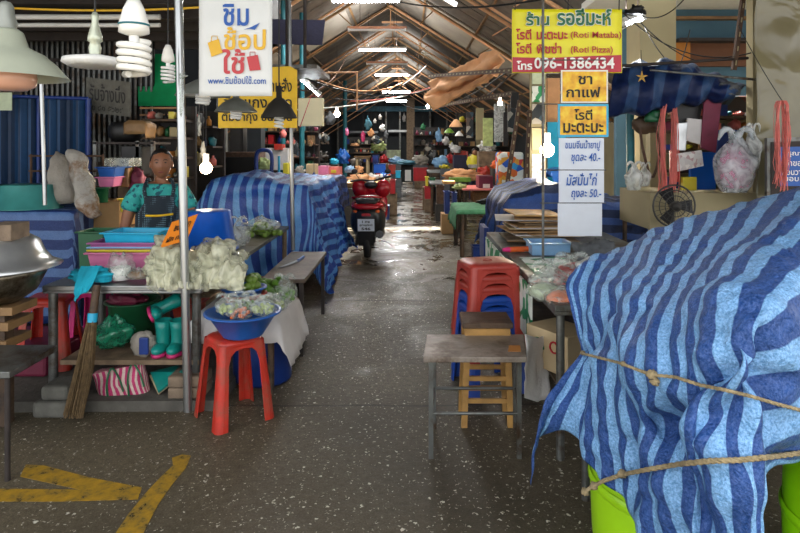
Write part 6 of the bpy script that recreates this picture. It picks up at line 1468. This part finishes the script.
for i in range(3): bx('wood_tray', 354, 370, 156-i*4, 157.6-i*4, 18, .6, ['wood', 'wood_dark', 'rust'][i], ['lowest', 'middle', 'top'][i]+' tray stacked on the small wooden stand', 'tray')
heap('orange_heap', P(355, 145, 18.2), (.12, .1, .06), 'canvas_peach', 'peach heap on top of the tray stack', 'heap', 3)
# things hanging from strings in the middle distance
hg = [(368, 124, 8, 14, 15, 'blue_beam', 'blue-grey bag'), (371, 133, 8, 8, 15, 'canvas_peach', 'beige shoe-like bag'), (375, 121, 4, 5, 15, 'white_plastic', 'small white bag'), (380, 117, 4, 6, 15.5, 'white_cloth', 'small pale bag'), (382, 128, 7, 8, 15.5, 'white_plastic', 'white round bag'), (363, 137, 5, 12, 15, 'pink_rubber', 'pink ribbon bag'), (386, 135, 5, 10, 16, 'grey_cloth', 'grey bag'), (376, 140, 12, 10, 17, 'shop_goods', 'mixed bundle'), (330, 119, 14, 14, 12, 'grey_cloth', 'grey umbrella-like cover'), (311, 143, 5, 8, 9, 'canvas_peach', 'tan paper tag'), (320, 136, 3, 6, 9, 'paper', 'cream paper tag'), (439, 136, 8, 14, 24, 'pale_blue_plastic', 'pale blue dress'), (446, 141, 9, 10, 21, 'white_cloth', 'white flower-like bag'), (452, 146, 6, 8, 20, 'white_plastic', 'white cup bundle'), (423, 127, 6, 8, 22, 'green_plastic', 'green bag'), (199, 125, 5, 26, 6.3, 'bag_white', 'long clear strip'), (203, 150, 6, 20, 6.2, 'paper', 'white paper strip'), (470, 100, 5, 8, 10, 'grey_cloth', 'small grey bag'), (347, 132, 4, 9, 16, 'pink_plastic', 'small pink bag'), (404, 118, 4, 9, 26, 'white_cloth', 'tiny white bag'), (314, 176, 4, 9, 10, 'navy_plastic', 'navy ribbon bag'), (283, 134, 8, 10, 10, 'pink_string', 'pink curtain piece'), (296, 150, 8, 16, 11, 'shop_goods', 'dark printed shirt')]
for i, (px, py, w_, h_, Y, m_, lb) in enumerate(hg):
    t = thing('hanging_bag', lb+' hanging on a string '+('over the left stalls' if px < 400 else 'over the right stalls')+[' near the tube lights', ' among the stall goods', ' in the middle distance'][i % 3], 'bag', P(px, py+h_/2, Y))
    mb = MB(); w_ *= .75; h_ *= .85; blob(mb, P(px, py, Y), (S(w_/2, Y), S(w_/2, Y)*.5, S(h_/2, Y)), i, .7, 20, 2.4, pinch=.5); mb.build('bag_body', M[m_], t)
    MB().tube([P(px, py-h_/2.4, Y), (X(px, Y), Y, min(3.3, Z(py-h_/2.4, Y)+.9))], .005, 4).build('string', M['black'], t)
# cables slung across the hall
for i, (a, b, s, m_, lb) in enumerate((
  ((296, 68, 9), (430, 62, 14), .5, 'peach_paint', 'pale sagging cable crossing from the left roof slope'), ((300, 76, 9), (470, 74, 11), .35, 'black', 'black sagging cable in front of the unlit tubes'),
  ((290, 110, 8.5), (430, 88, 14), .1, 'white_plastic', 'straight white cable climbing to the right under the roof'), ((330, 98, 10), (430, 62, 13), .3, 'black', 'black cable dipping under the far tube lights'),
  ((396, 100, 18), (510, 70, 8), .4, 'black', 'black cable over the peach canvas'), ((300, 90, 8), (345, 60, 12), .2, 'rust', 'rusty cable near the askew tube light'),
  ((350, 101, 15), (440, 84, 13), .1, 'pink_string', 'pink string line below the far tubes'), ((560, -4, 6), (400, 2, 9), .1, 'black', 'black cable along the top edge of the picture'), ((510, 75, 7), (460, 100, 12), .15, 'black', 'black cable behind the slotted bars'))):
    wire('cable', P(*a), P(*b), s, .012, M[m_], lb, 'cable')
tag(MB().tube([P(357, 110, 9.5), P(357, 72, 9.5)], .015, 6).build('hanging_rod', M['peach_paint']), 'thin peach rod hanging down left of the tube lights', 'rod')
tag(MB().tube([P(318, 73, 9.5), P(358, 72, 9.5)], .015, 6).build('cross_rod', M['peach_paint']), 'horizontal peach rod meeting the thin hanging rod', 'rod')
tag(MB().bb(X(270, 8), X(318, 8), 7.9, 9.2, 2.55, 2.6).build('tin_sheet', M['steel_dull']), 'grey corrugated tin eave above the cream panel', 'roof sheet')
# ============================================================ the stall keeper
def skin_body(name, joints, edges, m, parent, sub=2):
    me = bpy.data.meshes.new(name); me.from_pydata([j[0] for j in joints], edges, [])
    o = bpy.data.objects.new(name, me); COL.objects.link(o)
    md = o.modifiers.new('k', 'SKIN'); md.use_smooth_shade = True
    sv = me.skin_vertices
    if not sv: me.skin_vertices.new() if hasattr(me.skin_vertices, 'new') else None
    bm = bmesh.new(); bm.from_mesh(me); ly = bm.verts.layers.skin.verify(); bm.verts.ensure_lookup_table()
    for i, j in enumerate(joints):
        r = j[1]; bm.verts[i][ly].radius = r if hasattr(r, '__len__') else (r, r); bm.verts[i][ly].use_root = (i == 0)
    bm.to_mesh(me); bm.free()
    o.modifiers.new('u', 'SUBSURF').levels = sub; o.modifiers[-1].render_levels = sub
    dg = bpy.context.evaluated_depsgraph_get(); dg.update()
    m2 = bpy.data.meshes.new_from_object(o.evaluated_get(dg)); bpy.data.objects.remove(o)
    mb = MB(); mb.add([v.co.copy() for v in m2.vertices], [tuple(p.vertices) for p in m2.polygons], True)
    return mb
wy = 4.75; wx = X(160, wy); W = lambda x, y, z: Vector((wx+x, wy+y, z))
wo = thing('person', 'woman in a teal patterned shirt and dark dotted apron standing behind the left table', 'person', (wx, wy, 0))
# body: one continuous figure (pelvis first)
J = [(W(0, 0, .80), (.15, .12)), (W(0, 0, .95), (.14, .11)), (W(.0, -.01, 1.08), (.15, .12)), (W(.0, -.01, 1.17), (.12, .09)), (W(0.005, -.01, 1.235), (.048, .048)), (W(0.01, -.025, 1.29), (.05, .05)),
     (W(-.155, -.01, 1.165), (.062, .062)), (W(-.215, -.02, 1.03), (.052, .052)), (W(-.245, -.06, .90), (.042, .042)), (W(-.262, -.16, .76), (.028, .026)),
     (W(.155, -.01, 1.165), (.062, .062)), (W(.215, -.02, 1.03), (.052, .052)), (W(.235, -.09, .92), (.042, .042)), (W(.215, -.22, .82), (.028, .026)),
     (W(-.085, 0, .68), (.09, .09)), (W(-.09, 0, .42), (.062, .062)), (W(-.09, .01, .10), (.038, .038)), (W(-.09, -.10, .04), (.035, .025)),
     (W(.085, 0, .68), (.09, .09)), (W(.09, 0, .42), (.062, .062)), (W(.09, .01, .10), (.038, .038)), (W(.09, -.10, .04), (.035, .025))]
E = [(0,1),(1,2),(2,3),(3,4),(4,5),(3,6),(6,7),(7,8),(8,9),(3,10),(10,11),(11,12),(12,13),(0,14),(14,15),(15,16),(16,17),(0,18),(18,19),(19,20),(20,21)]
body = skin_body('body', J, E, None, wo)
hc = W(.012, -.045, 1.375)
def face(v, q):
    # v unit, -y faces the camera
    x, y, z = v
    q = q.copy()
    if z < 0: q.x *= 1-.22*abs(z)**1.5
    if y < 0:
        q.y -= .016*math.exp(-((x/.16)**2+((z+.12)/.2)**2))        # nose
        q.y += .007*(math.exp(-(((x-.38)/.2)**2+((z-.1)/.13)**2))+math.exp(-(((x+.38)/.2)**2+((z-.1)/.13)**2)))  # eye sockets
        q.y -= .006*math.exp(-((x/.3)**2+((z+.52)/.12)**2)); q.y -= .006*math.exp(-((x/.3)**2+((z+.85)/.15)**2))   # lips, chin
        q.y -= .004*(math.exp(-(((x-.5)/.25)**2+((z+.2)/.22)**2))+math.exp(-(((x+.5)/.25)**2+((z+.2)/.22)**2)))
    return q
hd = MB(); hd.ball(hc, (.077, .092, .115), 36, rot(rx=2, rz=4), face)
o = len(body.v); body.v += hd.v; body.f += [tuple(i+o for i in f) for f in hd.f]; body.smooth += hd.smooth
for s in (-1, 1): body.ball(hc+Vector((s*.077, .005, -.005)), (.012, .02, .03), 10)
# hands: palm and five bent fingers each
for s, wr, d in ((-1, W(-.262, -.16, .76), Vector((-.05, -.5, -.85))), (1, W(.215, -.22, .82), Vector((-.1, -.75, -.6)))):
    d = d.normalized(); side = Vector((1, 0, 0)); side = (side-d*side.dot(d)).normalized(); up = side.cross(d)
    pc = wr+d*.045; hj = [(wr-d*.02, (.026, .022)), (wr+d*.03, (.034, .016)), (wr+d*.065, (.034, .014))]
    hm = skin_body('hand', hj, [(0,1),(1,2)], None, None); o = len(body.v); body.v += hm.v; body.f += [tuple(i+o for i in f) for f in hm.f]; body.smooth += hm.smooth
    for k, ln in enumerate((.058, .066, .061, .048)):
        b = wr+d*.07+side*((k-1.5)*.019); body.tube(spline([b-d*.02, b+d*ln*.5, b+d*ln*.85+up*-.012*s, b+d*ln*1.0+up*-.03*s], 8), [.0095, .0095, .009, .009, .0085, .008, .007, .004], 8)
    b = wr+d*.03+side*(-s*.03); body.tube(spline([b, b+side*(-s*.025)+d*.02, b+side*(-s*.03)+d*.05], 6), [.012, .012, .011, .01, .008, .004], 8)
body.build('body', M['skin'], wo)
eb = MB(); 
for s in (-1, 1): eb.ball(hc+Vector((s*.030, -.078, .012)), (.011, .006, .005), 10)
eb.build('eyes', M['ink_black'], wo)
bb_ = MB()
for s in (-1, 1): bb_.tube(spline([hc+Vector((s*.016, -.088, .030)), hc+Vector((s*.032, -.085, .036)), hc+Vector((s*.048, -.074, .030))], 6), .0028, 5)
bb_.build('eyebrows', M['hair'], wo)
MB().ball(hc+Vector((.0, -.088, -.062)), (.022, .006, .007), 10).build('mouth', M['lip'], wo)
def haircap(v, q):
    q = q*1.0
    if v.y < -.2 and v.z < .55: q *= .80
    if v.z < -.35: q *= .85
    return q+Vector((noise.noise(v*6)*.004, 0, noise.noise(v*7)*.004))
hb = MB(); hb.ball(hc+Vector((0, .012, .014)), (.085, .096, .112), 30, None, haircap); hb.ball(hc+Vector((0, .095, .01)), (.04, .035, .04), 14); hb.build('hair', M['hair'], wo)
# shirt: torso shell and flared sleeves
J2 = [(W(0, 0, .82), (.165, .135)), (W(0, 0, .97), (.155, .13)), (W(0, -.005, 1.09), (.165, .135)), (W(0, -.005, 1.175), (.135, .105)), (W(0.004, -.005, 1.215), (.075, .07)),
      (W(-.15, -.005, 1.16), (.083, .08)), (W(-.205, -.02, 1.06), (.085, .082)), (W(-.225, -.03, 1.0), (.083, .08)), (W(.15, -.005, 1.16), (.083, .08)), (W(.205, -.02, 1.06), (.085, .082)), (W(.222, -.03, 1.0), (.083, .08))]
sh = skin_body('shirt', J2, [(0,1),(1,2),(2,3),(3,4),(3,5),(5,6),(6,7),(3,8),(8,9),(9,10)], None, None); sh.build('shirt', M['teal_print'], wo)
# trousers
J3 = [(W(0, 0, .80), (.165, .135)), (W(-.088, 0, .66), (.105, .105)), (W(-.09, 0, .42), (.08, .08)), (W(-.09, .01, .12), (.06, .06)), (W(.088, 0, .66), (.105, .105)), (W(.09, 0, .42), (.08, .08)), (W(.09, .01, .12), (.06, .06))]
skin_body('trousers', J3, [(0,1),(1,2),(2,3),(0,4),(4,5),(5,6)], None, None).build('trousers', M['dark_tarp'], wo)
# apron: curved bib wrapped on the front, with shoulder straps, and a yellow pocket band
def bib(x, z):
    return W(x, -.165-.0*z+.55*x*x*2.2+.012*noise.noise(Vector((x*14, z*14, 2))), z)
n, k = 18, 26; pts = []
for i in range(n):
    for j in range(k):
        z = .48+(1.135-.48)*j/(k-1); hw = .17 if z < .98 else .17-.065*min(1, (z-.98)/.10); x = -hw+2*hw*i/(n-1); pts.append(bib(x, z))
mb = MB(); mb.grid(pts, n, k); ap = mb.build('apron', M['apron'], wo, solid=.004)
for s in (-1, 1):
    MB().tube(spline([bib(s*.095, 1.12), W(s*.105, -.13, 1.19), W(s*.085, -.03, 1.255), W(s*.07, .06, 1.22)], 12), .014, 8).build('apron_strap', M['apron'], wo)
pb = MB(); pb.tube(spline([bib(-.095, .985)-Vector((0, .008, 0)), bib(0, .983)-Vector((0, .012, 0)), bib(.10, .99)-Vector((0, .008, 0))], 10), .0085, 8); pb.build('pocket_band', M['board_yellow'], wo, label='yellow zip band across the apron')
wo.rotation_euler.z = math.radians(20)
# ============================================================ shelves of small goods along the stalls
GC = ['red_deep', 'yellow_plastic', 'white_cloth', 'green_plastic', 'navy_plastic', 'cardboard', 'maroon', 'pale_blue_plastic', 'wood', 'cream_wall', 'black', 'pink_string', 'grey_cloth', 'sack', 'teal_paint', 'orange_panel']
def shelfrow(x0, x1, Y, levels, label, glabel, group, seed, hpx=9, dens=6):
    rr = random.Random(seed); t = thing('display_shelf', label, 'shelf', (X((x0+x1)/2, Y), Y+.2, 0))
    for y in levels: MB().bb(X(x0, Y), X(x1, Y), Y-.05, Y+.4, Z(y, Y)-.025, Z(y, Y)).build('shelf_board', M['wood_dark'], t)
    top = Z(min(levels)-hpx, Y)
    for x in (x0, x1): MB().bb(X(x, Y)-.025, X(x, Y)+.025, Y+.35, Y+.4, 0, top).build('upright', M['dark_iron'], t)
    MB().bb(X(x0, Y), X(x1, Y), Y+.4, Y+.42, 0, top).build('back_board', M['tin_dark'], t)
    for y in levels:
        x = x0+1
        while x < x1-3:
            w_ = rr.uniform(dens*.5, dens*1.3); h_ = rr.uniform(hpx*.35, hpx*.85); m_ = M[rr.choice(GC)]
            cx = X(x+w_/2, Y); z = Z(y, Y)+.002; ww = S(w_, Y)*.9; hh = S(h_, Y); k = rr.random(); mb = MB()
            if k < .4: mb.bb(cx-ww/2, cx+ww/2, Y, Y+.2, z, z+hh); nm, ct = 'packet', 'packet'
            elif k < .7: mb.lathe([(.001, 0), (ww*.4, 0), (ww*.42, hh*.55), (ww*.16, hh*.78), (ww*.16, hh), (.001, hh)], (cx, Y+.1, z), 12); nm, ct = 'bottle', 'bottle'
            else: blob(mb, (cx, Y+.1, z+hh*.4), (ww*.5, .1, hh*.5), x, .3, 12, 2, flat=-.8); nm, ct = 'goods_bag', 'bag'
            tag(mb.build(nm, m_), glabel, ct, group)
            x += w_+rr.uniform(.3, 2)
shelfrow(262, 316, 12.5, [170, 157, 144, 131], 'tall dark shelf of small goods behind the left striped stall', 'small item standing on the tall dark shelf behind the left striped stall', 'goods on the shelf behind the left striped stall', 1, 11)
shelfrow(182, 214, 7.6, [166, 146, 126], 'dark shelf of goods between the woman and the blue tarp stall', 'small item on the shelf between the woman and the blue tarp stall', 'goods on the shelf behind the woman', 2, 17, 8)
shelfrow(143, 182, 6.6, [178, 157, 137, 119], 'dark shelf of goods right behind the woman', 'small item on the shelf right behind the woman', 'goods right behind the woman', 3, 15, 8)
shelfrow(414, 456, 27, [165, 155, 145, 135], 'far shelf of goods right of the aisle end', 'small item on the far shelf right of the aisle end', 'goods on the far right shelf', 4, 8, 4)
shelfrow(345, 384, 28, [162, 153, 144], 'far shelf of goods left of the aisle end', 'small item on the far shelf left of the aisle end', 'goods on the far left shelf', 5, 7, 4)
shelfrow(458, 512, 20, [158, 146, 134, 122], 'shelf of goods behind the right middle stalls', 'small item on the shelf behind the right middle stalls', 'goods behind the right middle stalls', 6, 10, 5)
shelfrow(672, 760, 5.45, [190, 170, 150, 130, 116], 'cream stall shelf behind the hanging raffia and bags', 'small item on the shelf behind the hanging raffia and bags', 'goods on the raffia stall shelf', 8, 15, 9)
